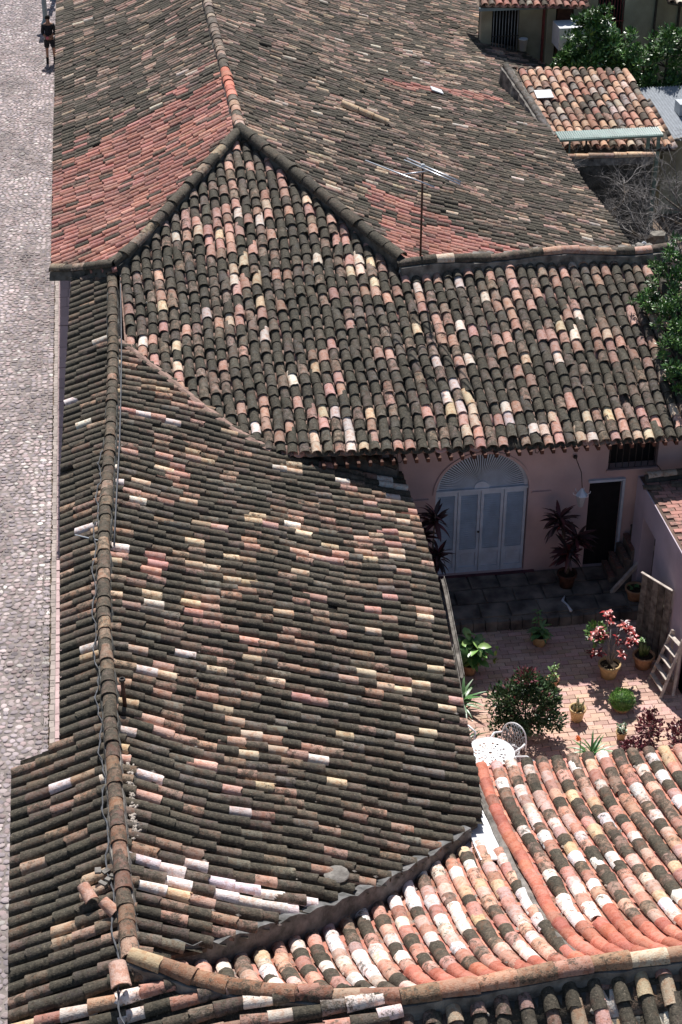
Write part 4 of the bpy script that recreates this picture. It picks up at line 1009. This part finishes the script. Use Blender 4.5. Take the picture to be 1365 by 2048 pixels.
# coleus clumps
def coleus(x, y, r, h, n, label):
    t = thing('coleus_plant', label, 'plant', (x, y, 0), 'dark red leafy plants at the roof edge'); b = MB()
    for k in range(9):
        a = U(0, 6.3); q = r * U(.2, .9); b.tube([(0, 0, 0), (q * .5 * math.cos(a), q * .5 * math.sin(a), h * .5), (q * math.cos(a), q * math.sin(a), h * U(.6, 1))], .006, 4)
    b.build('stems', 'bark', t); b = MB(); leafmass(b, (0, 0, h * .55), (r, r, h * .5), n, .075, .05, [(.14, .03, .045), (.09, .025, .035), (.2, .05, .06)], .3); b.build('foliage', 'leaf', t)
coleus(8.42, 21.75, .22, .75, 420, 'maroon leafy plant standing upright in front of the roof edge')
coleus(8.1, 21.45, .28, .35, 300, 'low maroon leafy plant spreading under the upright one')
coleus(8.95, 21.65, .26, .5, 380, 'maroon leafy plant nearest the terrace shadow')

# ------------------------------------------------------------------ table and chairs
TB = thing('garden_table', 'round white perforated iron table beside the bush', 'table', (5.45, 21.12, 0))
top = MB(); n = 40; rings = [.03, .05, .09, .105, .15, .165, .21, .225, .27, .285, .33, .345, .40]
vs = []; fs = []
for zz in (.72, .705):
    for r in rings:
        for j in range(n): a = 2 * math.pi * j / n; vs.append((r * math.cos(a), r * math.sin(a), zz))
K = len(rings) * n
for i in range(len(rings) - 1):
    hole = i % 2 == 1 
    for j in range(n):
        if hole and (j % 3 != 0) and i < len(rings) - 2 and not (i == 9) and ((i * 7 + j) % 2 == 0): continue
        a, b_, c, d = i * n + j, i * n + (j + 1) % n, (i + 1) * n + (j + 1) % n, (i + 1) * n + j
        fs.append((a, b_, c, d)); fs.append((d + K, c + K, b_ + K, a + K))
for j in range(n):
    a, b_ = (len(rings) - 1) * n + j, (len(rings) - 1) * n + (j + 1) % n; fs.append((a + K, b_ + K, b_, a))
top.add(vs, fs); top.build('table_top', 'white_paint', TB)
b = MB(); b.lathe([(.40, .725), (.41, .72), (.41, .69), (.39, .69)], 40); b.build('rim', 'white_paint', TB)
for k in range(4):
    a = k * math.pi / 2 + .4; b = MB(); b.tube([(.05 * math.cos(a), .05 * math.sin(a), .7), (.12 * math.cos(a), .12 * math.sin(a), .45), (.08 * math.cos(a), .08 * math.sin(a), .25), (.27 * math.cos(a), .27 * math.sin(a), 0)], .016, 6); b.build('leg', 'white_paint', TB)
def chair(x, y, rz, label):
    t = thing('garden_chair', label, 'chair', (x, y, 0), 'white iron chairs round the table', rz)   # the back is at +Y of the chair
    b = MB()
    for i in range(9): q = -.17 + i * .0425; w_ = math.sqrt(max(0, .2 ** 2 - q * q)); b.tube([(-w_, q, .44), (w_, q, .44)], .007, 4)
    b.tube([(.2 * math.cos(a), .2 * math.sin(a), .44) for a in np.linspace(0, 2 * math.pi, 20)], .013, 5); b.build('seat', 'white_paint', t)
    for sx in (-1, 1):
        for sy in (-1, 1): b = MB(); b.tube([(sx * .14, sy * .14, .44), (sx * .17, sy * .17, .2), (sx * .2, sy * .2, 0)], .012, 5); b.build('leg', 'white_paint', t)
    b = MB(); arc = [(.25 * math.cos(a), .2 + .06 * math.sin(a) - .03, .46 + .42 * max(0, math.sin(a)) ** .6) for a in np.linspace(0, math.pi, 15)]
    b.tube(arc, .014, 5); b.build('back_frame', 'white_paint', t)
    b = MB()
    for k in range(-4, 5):
        x0 = k * .055; z1 = .46 + .42 * (max(0, 1 - (x0 / .25) ** 2)) ** .3; 
        for s_ in (-1, 1):
            xe = max(-.22, min(.22, x0 + s_ * .16)); ze = .46 + .42 * (max(0, 1 - (xe / .25) ** 2)) ** .3
            b.tube([(x0, .18, .47), ((x0 + xe) / 2, .215, .66), (xe, .2, ze)], .007, 4)
    b.build('back_lattice', 'galv', t)
    for sx in (-1, 1): b = MB(); b.tube([(sx * .24, .17, .62), (sx * .29, .0, .68), (sx * .26, -.17, .66), (sx * .19, -.2, .5), (sx * .17, -.15, .44)], .02, 6); b.build('arm', 'white_paint', t)
chair(5.83, 21.45, math.radians(-48), 'white iron chair with a lattice back between table and bush')
chair(5.02, 21.72, math.radians(40), 'white iron chair half hidden by the eave gutter')
chair(5.92, 20.72, math.radians(-115), 'white iron chair mostly hidden by the pale roof edge')

# ------------------------------------------------------------------ right side of the courtyard
HG = thing('terrace_house', 'lilac walled low building with a brick terrace roof at the courtyard corner', 'building', (0, 0, 0))
gp = [(9.45, 22.9), (9.45, 26.5)]
wall_panel('wall', 'lilac_wall', HG, [(0, -.2), (3.6, -.2), (3.6, 2.55), (0, 2.55)], [[(.55, .0), (1.35, .0), (1.35, 1.95), (.55, 1.95)]], (9.43, 26.6, 0), (0, -1, 0), .28)
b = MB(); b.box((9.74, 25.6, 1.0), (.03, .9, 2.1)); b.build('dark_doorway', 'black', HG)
wall_run('wall', 'lilac_wall', HG, [(9.43, 22.98), (12.4, 22.98)], lambda x, y: 2.53, n=2, thick=.25)
b = MB(); b.box((10.97, 24.8, 2.525), (3.04, 3.5, .06)); tr = b.build('terrace', 'floor_joint', HG)
br = 0
for i in range(28):
    for j in range(9):
        x = 9.50 + j * .25 + (.12 if i % 2 else 0); y = 23.1 + i * .118
        if br >= 300: continue
        o = bpy.data.objects.new('terrace_brick', bme); k = U(.7, 1.1); o.color = (.44 * k, .22 * k, .18 * k, U(.25, .9)); o.location = (x + .12, y + .05, 2.565 + U(-.005, .006)); o.scale = (.235, .104, .03); link(o, tr); br += 1
b = MB(); b.tube([(9.5, 26.35, 2.6), (12.4, 26.5, 2.66)], .10, 8); b.build('terrace_coping', 'dark_mortar', HG)
ridge_tiles(HG, [(9.5, 26.3, 2.66), (12.2, 26.45, 2.7)], pal=[(3, (.12, .1, .08), .95), (2, (.4, .34, .26), .5)], wid=1.0, e=.3, bed=None)
for i in range(10):
    k = U(.07, .12); o = bpy.data.objects.new('terrace_tile_piece', TILE_MESH[i % 4]); o.color = pick(DARK); o.matrix_local = Matrix.Translation((9.7 + i * .22, 26.05 + U(-.05, .08), 2.60)) @ (basis(Vector((U(-1, 1), U(-.3, .3), .02)), Vector((0, 0, 1))) @ Matrix.Diagonal((.8, 1, .6))).to_4x4(); link(o, HG)
# stair parapet of bricks leaning on the pink wall
ST = thing('brick_stair', 'dark brick stair slope climbing against the pink wall beside the doorway', 'stairs', (0, 0, 0))
for i in range(7):
    b = MB(); x = 8.98 + i * .13; z = .25 + i * .2; b.box((x + .07, 26.62, z / 2 + .14), (.125, .6, z + .03)); b.build('step', 'rubblestone', ST)
    for j in range(3):
        o = bpy.data.objects.new('stair_brick', bme); o.color = (.22 * U(.6, 1.2), .10, .08, .8); o.location = (x + .05, 26.42 + j * .2, z + .175); o.scale = (.11, .18, .04); o.rotation_euler = (0, U(-.1, .1), 0); link(o, ST)
b = MB(); b.box((0, 0, 0), (1.25, .07, .07)); o = b.build('leaning_beam', 'lightwood'); o.location = (9.35, 26.1, .72); o.rotation_euler = (0, -.85, .15); tag(o, 'pale wooden beam leaning beside the dark brick stair', 'beam')
# upright boards
BG = thing('board_gate', 'tall gate of weathered grey vertical boards standing at the terrace wall', 'gate', (9.0, 24.6, 0), rz=math.radians(-60))
for k in range(5):
    b = MB(); b.box((0, 0, .82), (.135, .03, 1.64 + U(-.03, .01))); o = b.build('board', ('wood', 'wood2', 'wood', 'wood2', 'wood')[k], BG); o.location = (.075 + k * .15, U(-.008, .008), .04); o.rotation_euler = (0, U(-.012, .012), U(-.03, .03))
b = MB(); b.box((.375, .04, 1.2), (.74, .04, .07)); b.box((.375, .04, .4), (.74, .04, .07)); b.build('batten', 'wood', BG)
b = MB(); b.box((.375, 0, 1.69), (.77, .05, .02)); b.build('cap_strip', 'lightwood', BG)
# ladder
LD = thing('step_ladder', 'pale wooden folding ladder leaning open beside the terrace wall', 'ladder', (0, 0, 0))
def stick(name, a, c, w_=.05, d_=.03, mm='lightwood', par=LD):
    a, c = Vector(a), Vector(c); b = MB(); d = c - a; B = basis(d, Vector((0, 0, 1)) if abs(d.normalized().z) < .95 else Vector((0, 1, 0))); b.box((a + c) / 2, (d.length, w_, d_), mat4=B); b.build(name, mm, par)
l0, l1 = Vector((8.98, 23.55, 0)), Vector((9.30, 23.50, 1.15)); r0, r1 = Vector((9.02, 22.98, 0)), Vector((9.36, 23.12, 1.2))
stick('rail', l0, l1); stick('rail', r0, r1)
for k in range(5): t_ = .14 + k * .19; stick('rung', l0.lerp(l1, t_), r0.lerp(r1, t_), .085, .025)
stick('rail', (9.27, 23.02, 0), (9.36, 23.14, 1.15)); stick('rail', (9.34, 23.5, 0), (9.32, 23.50, 1.12)); 
for k in range(2): t_ = .25 + k * .35; stick('brace', Vector((9.27, 23.02, 0)).lerp(Vector((9.36, 23.14, 1.15)), t_), Vector((9.34, 23.5, 0)).lerp(Vector((9.32, 23.5, 1.12)), t_), .04, .02)

# ------------------------------------------------------------------ trees
def leaf_tree(name, label, cat, base, clumps, n, L, W, cols, trunk_r=.12, group=None):
    t = thing(name, label, cat, base, group); b = MB()
    for (cx, cy, cz, r) in clumps:
        b.tube([(0, 0, 0), (cx * .25, cy * .25, cz * .45), (cx * .75, cy * .75, cz * .85), (cx, cy, cz)], [trunk_r, trunk_r * .6, trunk_r * .3, trunk_r * .12], 6)
        for k in range(5): b.tube([(cx * .75, cy * .75, cz * .85), (cx + U(-r, r) * .7, cy + U(-r, r) * .7, cz + U(-r, r) * .6)], [trunk_r * .25, .008], 4)
    b.build('trunk', 'bark', t); b = MB(); tot = sum(c[3] ** 2 for c in clumps)
    for (cx, cy, cz, r) in clumps:
        m = int(n * r * r / tot); sub = max(6, int(m / 45))
        for s_ in range(sub):
            d = Vector((random.gauss(0, 1), random.gauss(0, 1), random.gauss(0, 1) * .9)).normalized() * r * U(.45, 1.0)
            k = r * U(.16, .3); bright = U(.7, 1.25)
            leafmass(b, (cx + d.x, cy + d.y, cz + d.z), (k, k, k * .8), int(m / sub), L, W, [tuple(q * bright for q in c) for c in cols], .2, .15)
    b.build('crown', 'leaf', t); return t
GT = [(.08, .18, .04), (.06, .14, .035), (.14, .26, .06), (.04, .10, .03)]
leaf_tree('leafy_tree', 'glossy green tree overhanging the end of the courtyard roof', 'tree', (11.9, 29.6, 0), [(-1.15, .3, 5.3, .42), (-.7, .3, 5.6, .5), (-1.45, -.3, 4.95, .38), (-1.45, -1.0, 4.75, .4), (-1.0, -.6, 4.9, .5), (-1.85, -.1, 4.9, .16), (-1.5, -1.7, 4.45, .4), (-1.55, -2.3, 4.15, .4), (-.9, -1.2, 4.5, .6), (-1.0, -2.2, 4.1, .5), (-.3, 0, 5.0, .7), (.1, -1.2, 4.2, .9), (-1.35, -2.7, 3.95, .3)], 11000, .10, .05, GT, .12)
leaf_tree('leafy_tree', 'dense green tree in front of the far barred window', 'tree', (14.9, 50.3, 0), [(0, 0, 3.6, .9), (-.3, .1, 4.2, .5), (-.8, -.2, 2.9, .7), (.1, .1, 4.6, .45), (.6, -.2, 2.7, .8), (.4, .3, 3.9, .6), (-.9, 0, 3.5, .4)], 6500, .15, .09, GT, .12)
leaf_tree('leafy_tree', 'wide green tree spreading beside the far dark wall', 'tree', (17.2, 50.0, 0), [(-.9, 0, 3.3, .85), (0, 0, 3.5, .85), (.9, 0, 3.5, .9), (-.6, -.4, 2.4, .8), (.3, -.5, 2.2, .85), (1.1, -.3, 2.5, .9), (-1.3, .2, 2.9, .5)], 7500, .15, .09, GT, .14)
b = MB(); leafmass(b, (0, 0, .2), (.55, .3, .3), 300, .12, .07, [(.30, .03, .05), (.18, .02, .03)], .3); t = thing('red_shrub', 'small crimson shrub under the dense far tree', 'shrub', (15.4, 49.5, 2.0)); b.build('foliage', 'leaf', t)
# bare grey tree
def bare_tree(label, base, dirs, depth, L0, r0, spread=.55, seed=1, group=None):
    t = thing('bare_tree', label, 'tree', base, group); b = MB(); rg = random.Random(seed); tw = MB(); cnt = [0]
    def grow(p, d, L, r, k):
        if cnt[0] > 5200: return
        cnt[0] += 1; m1 = p + d * L * .5 + Vector((rg.uniform(-1, 1), rg.uniform(-1, 1), rg.uniform(-1, 1))) * L * .09; q = p + d * L
        (b if k > depth - 3 else tw).tube([p, m1, q], [r, r * .85, r * .62], 5 if k > depth - 3 else 3, cap=False)
        if k <= 0: return
        for i in range(rg.choice((2, 3, 3)) if k < depth else len(dirs)):
            nd = (d + Vector((rg.gauss(0, spread), rg.gauss(0, spread), rg.gauss(0, spread * .7) - .04))).normalized() if k < depth else Vector(dirs[i]).normalized()
            grow(q if rg.random() < .6 else m1, nd, L * rg.uniform(.62, .9), r * .6, k - 1)
    grow(Vector((0, 0, 0)), Vector((0, 0, 1)), L0, r0, depth); b.build('trunk', 'bark', t); tw.build('twigs', 'twig', t)
bare_tree('leafless grey tree filling the dark yard below the tiled coping', (13.4, 38.6, 0), [(-1, .3, .25), (-.9, 1, .4), (.3, .6, .8), (.6, -.5, .6), (-.4, -.5, .6), (.8, .7, .5)], 7, 1.15, .09, .5, 3, 'leafless trees in the dark yard')
bare_tree('low leafless grey tree spreading beside the long roof eave', (12.9, 41.4, 0), [(-1, .1, .5), (-.6, .5, .8), (.6, .3, .6), (.2, -.7, .7), (-.8, -.4, .5)], 7, 1.35, .08, .5, 5, 'leafless trees in the dark yard')
bare_tree('taller leafless grey tree beside the green canopy', (15.0, 40.2, 0), [(-.9, .2, .6), (-.3, 1, .8), (.3, .3, 1), (.6, -.3, .6), (-.5, -.6, .7)], 7, 1.5, .1, .5, 8, 'leafless trees in the dark yard')

# ------------------------------------------------------------------ shed (E), coping wall, canopy
HE = thing('tiled_shed', 'small shed with a warm coloured barrel tile roof beyond the long roof', 'shed', (0, 0, 0))
def hE(x, y): return 2.55 + .24 * (y - 44.4)
Ep = [(12.35, 44.35), (15.7, 44.1), (15.55, 46), (15.3, 48.1), (11.75, 48.45), (12.1, 46)]
rE = deck('roof', hE, Ep, 'deck', HE); T = Tiles(); slope(T, hE, Ep, (.05, -1), pal=WARM, seed=15, p=.26, e=.34, wid=1.18, jit=1.2); T.build(rE, restparent=HE)
ridge_tiles(HE, [(11.7, 48.5, 3.64), (12.05, 46.3, 3.12), (12.2, 44.8, 2.8)], pal=[(1, (.2, .19, .18), .7)], wid=1.1, bed='mortar', bedw=.2, bedh=.4)
wall_run('wall', 'cream_wall', HE, [(12.5, 44.7), (15.4, 44.5), (15.3, 48), (12.2, 48.3)], lambda x, y: hE(x, y) - .1)
b = MB(); b.box((12.5, 46.9, hE(12.5, 46.9) + .17), (.5, .42, .025), mat4=Matrix.Rotation(.23, 3, 'X')); tag(b.build('white_sheet', 'plastic'), 'flat white sheet lying on the warm tiled shed roof', 'sheet')
CN = thing('glass_canopy', 'narrow pale green corrugated canopy on posts before the tiled shed', 'canopy', (0, 0, 0))
b = MB(); vs = []; n = 90
for i in range(n + 1):
    x = 12.25 + 3.0 * i / n; z = .006 * math.cos(i * math.pi)
    vs += [(x, 44.52, 3.02 + z), (x + .05, 44.15, 2.93 + z), (x + .05, 44.15, 2.915 + z), (x, 44.52, 3.005 + z)]
b.add(vs, [(i * 4 + j, i * 4 + (j + 1) % 4, i * 4 + 4 + (j + 1) % 4, i * 4 + 4 + j) for i in range(n) for j in range(4)]); b.build('canopy_sheet', 'green_glass', CN)
b = MB(); b.box((13.8, 44.12, 2.89), (3.0, .05, .06)); b.build('canopy_beam', 'green_glass', CN)
for x in (12.62, 13.1, 14.9, 15.2): b = MB(); b.box((x, 44.2, 1.45), (.05 if x < 14 else .1, .05, 2.85)); b.build('post', 'iron' if x in (13.1,) else 'green_glass', CN)
CW = thing('coped_wall', 'dark yard wall with a coping of orange barrel tiles along its top', 'wall', (0, 0, 0))
b = MB(); b.box((12.95, 43.45, 1.2), (3.7, .25, 2.75)); b.build('wall_face', 'dark_mortar', CW)
ridge_tiles(CW, [(11.1, 43.45, 2.66), (12.3, 43.45, 2.60), (14.8, 43.4, 2.56)], pal=[(4, (.60, .42, .28), .25), (2, (.42, .3, .22), .5), (1, (.55, .3, .2), .3)], wid=1.35, e=.36, bed='mortar', bedw=.13)
HK = thing('corrugated_shed', 'low shed roofed with grey corrugated sheets beside the tiled shed', 'shed', (0, 0, 0))
b = MB(); vs = []; n = 70
for i in range(n + 1):
    x = 15.7 + 3.2 * i / n; z = .025 * math.cos(i * math.pi)
    vs += [(x, 48.8, 2.75 + z), (x + .1, 45.2, 2.35 + z), (x + .1, 45.2, 2.33 + z), (x, 48.8, 2.73 + z)]
b.add(vs, [(i * 4 + j, i * 4 + (j + 1) % 4, i * 4 + 4 + (j + 1) % 4, i * 4 + 4 + j) for i in range(n) for j in range(4)]); b.build('roof_sheet', 'galv', HK)
b = MB(); b.box((17.3, 47, 1.1), (3.0, 3.2, 2.3)); b.build('wall', 'cream_wall', HK)
b = MB(); b.box((17.0, 46.9, 2.72), (.8, .5, .35)); b.build('roof_box', 'galv', HK)
b = MB()
for k in range(14): b.lathe([(0, .06), (.06, .05), (.09, 0), (0, -.02)], 6, (15.6 + k * .14 + U(-.05, .05), 45.1 + U(-.1, .1), 2.42))
stuff(b.build('pale_rubble', 'mortar', HK))
b = MB(); b.add([(0.25 * math.cos(a) * U(.7, 1.1), .2 * math.sin(a) * U(.7, 1.1), z) for z in (0, .16, .3) for a in np.linspace(0, 5.2, 6)], [(i * 6 + j, i * 6 + (j + 1) % 6, i * 6 + 6 + (j + 1) % 6, i * 6 + 6 + j) for i in range(2) for j in range(6)] + [tuple(range(12, 18))])
o = b.build('rock', 'wood'); o.location = (12.05, 34.4, 3.85); tag(o, 'yellowish rock on the yard wall behind the coping', 'rock')
b = MB(); b.box((12.1, 34.3, 1.9), (.8, .5, 3.9)); o = b.build('yard_pier', 'dark_mortar'); tag(o, 'dark masonry pier holding the yellowish rock', 'pier')
b = MB(); b.lathe([(.09, 0), (.05, .2), (0, .24)], 8, (10.75, 31.5, 5.0)); tag(b.build('mortar_cone', 'plastic'), 'small pale cone of mortar standing on the roof coping', 'mortar')

# ------------------------------------------------------------------ far house (F)
HF = thing('far_house', 'stained cream house with dark barred windows and a tiled eave at the far end', 'house', (0, 0, 0))
FY = 53.4
wall_panel('wall', 'cream_wall', HF, [(0, -.2), (9.5, -.2), (9.5, 4.8), (0, 4.8)], [[(.35, 2.55), (1.25, 2.55), (1.25, 4.12), (.35, 4.12)], [(2.45, .2), (3.05, .2), (3.05, 4.2), (2.45, 4.2)], [(3.85, 2.9), (4.75, 2.9), (4.75, 4.6), (3.85, 4.6)]], (12.0, FY, 0), (1, 0, 0), .3)
b = MB(); b.box((16.5, FY + .4, 2.4), (9, .03, 5)); b.build('dark_room_backing', 'black', HF)  # added black sheet, gives the far openings their interior darkness
for (x0, x1, z0, z1, m_) in ((12.35, 13.25, 2.55, 4.12, 'iron'), (15.85, 16.75, 2.9, 4.6, 'redwood')):
    w_ = MB(); w_.box(((x0 + x1) / 2, FY - .04, z1 + .03), (x1 - x0 + .1, .1, .06)); w_.box(((x0 + x1) / 2, FY - .04, z0 - .03), (x1 - x0 + .1, .1, .06)); wo = w_.build('window_frame', 'redwood', HF)
    k = 0; x = x0 + .05
    while x < x1: b = MB(); b.tube([(x, FY - .03, z0), (x, FY - .03, z1)], .014, 4); b.build('window_bar', 'galv' if m_ == 'iron' else m_, wo); x += .1
    b = MB(); b.box(((x0 + x1) / 2, FY - .03, z0 + .6), (x1 - x0, .03, .03)); b.build('cross_bar', m_, wo)
b = MB(); b.box((14.05, FY - .06, 2.2), (.07, .1, 4.4)); b.build('post', 'redwood', HF)
b = MB(); b.box((14.75, FY - .02, 2.2), (.5, .06, 4.2)); b.build('door', 'darkwood', HF)
b = MB(); b.box((14.3, FY - .03, 2.2), (.3, .05, 4.1)); b.build('door_panel', 'cream_wall', HF)
b = MB(); b.box((17.8, FY - .02, 2.0), (.06, .1, 4.4)); b.box((18.6, FY - .02, 2.0), (.06, .1, 4.4)); b.build('pipe', 'iron', HF)
def hFr(x, y): return 4.35 + .35 * (y - 52.7)
Fp = [(11.8, 52.7), (15.2, 52.4), (15.4, 56), (11.8, 56)]
rF = deck('roof', hFr, Fp, 'deck', HF); T = Tiles(); slope(T, hFr, Fp, (0, -1), pal=WARM + RED, seed=17, p=.24, e=.33, wid=1.1); T.build(rF, restparent=HF, limit=150)
Fp2 = [(17.9, 52.5), (21.5, 51.2), (21.5, 55), (17.9, 55)]
rF2 = deck('roof', hFr, Fp2, 'deck', HF); T = Tiles(); slope(T, hFr, Fp2, (0, -1), pal=DARK, seed=18, p=.24, e=.33, wid=1.1); T.build(rF2, restparent=HF, limit=140)
b = MB(); b.box((13.5, 52.72, 4.22), (3.5, .08, .1)); b.build('fascia', 'lampgrey', HF)
b = MB(); b.box((0, 0, -.3), (1.75, .9, .7)); o = b.build('water_tank', 'plastic'); o.location = (15.05, 52.2, 3.75); tag(o, 'white topped cement water tank behind the dense far tree', 'tank')
BK = thing('white_bucket', 'white plastic bucket standing under the far barred window', 'bucket', (13.3, 52.9, hD(13.0, 53.0) + .2))
b = MB(); b.lathe([(0, 0), (.11, 0), (.14, .36), (.15, .36), (.15, .39), (.13, .39), (.10, .02)], 14); b.build('bucket_body', 'plastic', BK)
b = MB(); b.tube([(.14 * math.cos(a), 0, .36 + .12 * math.sin(a)) for a in np.linspace(0, math.pi, 9)], .006, 4); b.build('handle', 'iron', BK)

# ------------------------------------------------------------------ street: person and posts
PR = thing('person', 'person in dark shirt and shorts walking on the cobbles with hands held at the waist', 'person', (-2.17, 62.9, .03), rz=math.radians(180))
def skin(name, verts, edges, radii, m, parent, sub=2):
    me = bpy.data.meshes.new(name); me.from_pydata(verts, edges, []); o = bpy.data.objects.new(name, me); link(o, parent)
    o.modifiers.new('s', 'SKIN'); me.skin_vertices[0].data[0].use_root = True
    for i, r in enumerate(radii): me.skin_vertices[0].data[i].radius = (r, r) if not isinstance(r, tuple) else r
    s_ = o.modifiers.new('d', 'SUBSURF'); s_.levels = sub; s_.render_levels = sub
    dg = bpy.context.evaluated_depsgraph_get(); dg.update(); ev = o.evaluated_get(dg); m2 = bpy.data.meshes.new_from_object(ev); o.modifiers.clear(); o.data = m2
    m2.materials.clear(); m2.materials.append(M[m]); m2.polygons.foreach_set('use_smooth', [True] * len(m2.polygons)); return o
V_ = [(0, 0, .92), (0, 0, 1.1), (0, 0, 1.3), (0, 0, 1.42), (0, .01, 1.50), (0, .02, 1.60), (0, .02, 1.68),
      (.17, 0, 1.38), (.23, .02, 1.12), (.12, .2, 1.0), (-.17, 0, 1.38), (-.23, .02, 1.12), (-.08, .2, 1.02),
      (.09, 0, .86), (.12, .03, .48), (.13, 0, .08), (.14, .12, .03), (-.09, 0, .86), (-.12, -.02, .48), (-.13, -.06, .1), (-.14, .06, .03)]
E_ = [(0, 1), (1, 2), (2, 3), (3, 4), (4, 5), (5, 6), (3, 7), (7, 8), (8, 9), (3, 10), (10, 11), (11, 12), (0, 13), (13, 14), (14, 15), (15, 16), (0, 17), (17, 18), (18, 19), (19, 20)]
Rr = [.13, .12, .14, .09, .055, .085, .07, .065, .05, .035, .065, .05, .035, .095, .06, .04, .035, .095, .06, .04, .035]
skin('body', V_, E_, Rr, 'skin', PR)
V2 = [(0, 0, .95), (0, 0, 1.1), (0, 0, 1.3), (0, 0, 1.41), (.18, 0, 1.38), (.235, .02, 1.12), (.17, .12, 1.04), (-.18, 0, 1.38), (-.235, .02, 1.12), (-.15, .12, 1.05)]
skin('shirt', V2, [(0, 1), (1, 2), (2, 3), (3, 4), (4, 5), (5, 6), (3, 7), (7, 8), (8, 9)], [.16, .15, .165, .10, .085, .07, .055, .085, .07, .055], 'cloth', PR)
V3 = [(0, 0, .95), (.1, 0, .84), (.125, .02, .52), (-.1, 0, .84), (-.125, -.01, .52)]
skin('shorts', V3, [(0, 1), (1, 2), (0, 3), (3, 4)], [.155, .12, .10, .12, .10], 'cloth', PR)
for sx, yy in ((.135, .03), (-.135, -.02)): b = MB(); b.box((sx, yy + .03, .05), (.09, .26, .09)); b.tube([(sx, yy - .03, .05), (sx * .97, yy - .01, .2)], .05, 8); b.build('shoe', 'hair', PR)
b = MB(); b.lathe([(.09, 1.62), (.095, 1.67), (.075, 1.73), (0, 1.75)], 12, (0, .0, 0)); b.build('hair', 'hair', PR)
for sx in (.035, -.035): b = MB(); b.lathe([(0, -.01), (.01, 0), (0, .01)], 6, (sx, .1, 1.62)); b.build('eye', 'hair', PR)
for h0 in ((.10, .21, 1.0), (-.06, .21, 1.02)):
    b = MB(); b.box(h0, (.08, .05, .08))
    for f in range(4): b.tube([(h0[0] - .03 + f * .02, h0[1] + .02, h0[2]), (h0[0] - .03 + f * .02, h0[1] + .06, h0[2] - .02), (h0[0] - .03 + f * .02, h0[1] + .06, h0[2] - .05)], .009, 5)
    b.tube([(h0[0], h0[1] + .02, h0[2] + .04), (h0[0] + .02, h0[1] + .06, h0[2] + .04)], .011, 5); b.build('hand', 'skin', PR)
b = MB(); b.box((-2.17 - .06, 62.62, 1.02), (.09, .08, .09)); tag(b.build('pink_bundle', 'pinkcloth'), 'small pink bundle held in the hands of the walking person', 'bundle')
for (x, y, r, lab) in ((-2.42, 67.9, .13, 'thick grey green post in the street behind the walking person'), (-2.12, 71.5, .12, 'grey green post near the eave, farther than the other')):
    t = thing('street_post', lab, 'post', (x, y, 0), 'grey posts along the street'); b = MB(); b.tube([(0, 0, 0), (0, 0, 3.0)], r * .75, 10); b.build('shaft', 'lampgrey', t)
    b = MB(); b.lathe([(r * 1.5, 0), (r * 1.5, .08), (r, .2), (r * .8, .3)], 12); b.build('base', 'lampgrey', t); b = MB(); b.lathe([(r, 1.75), (r * 1.9, 1.8), (r * 1.9, 1.9), (r, 1.95)], 12); b.build('collar', 'lampgrey', t)
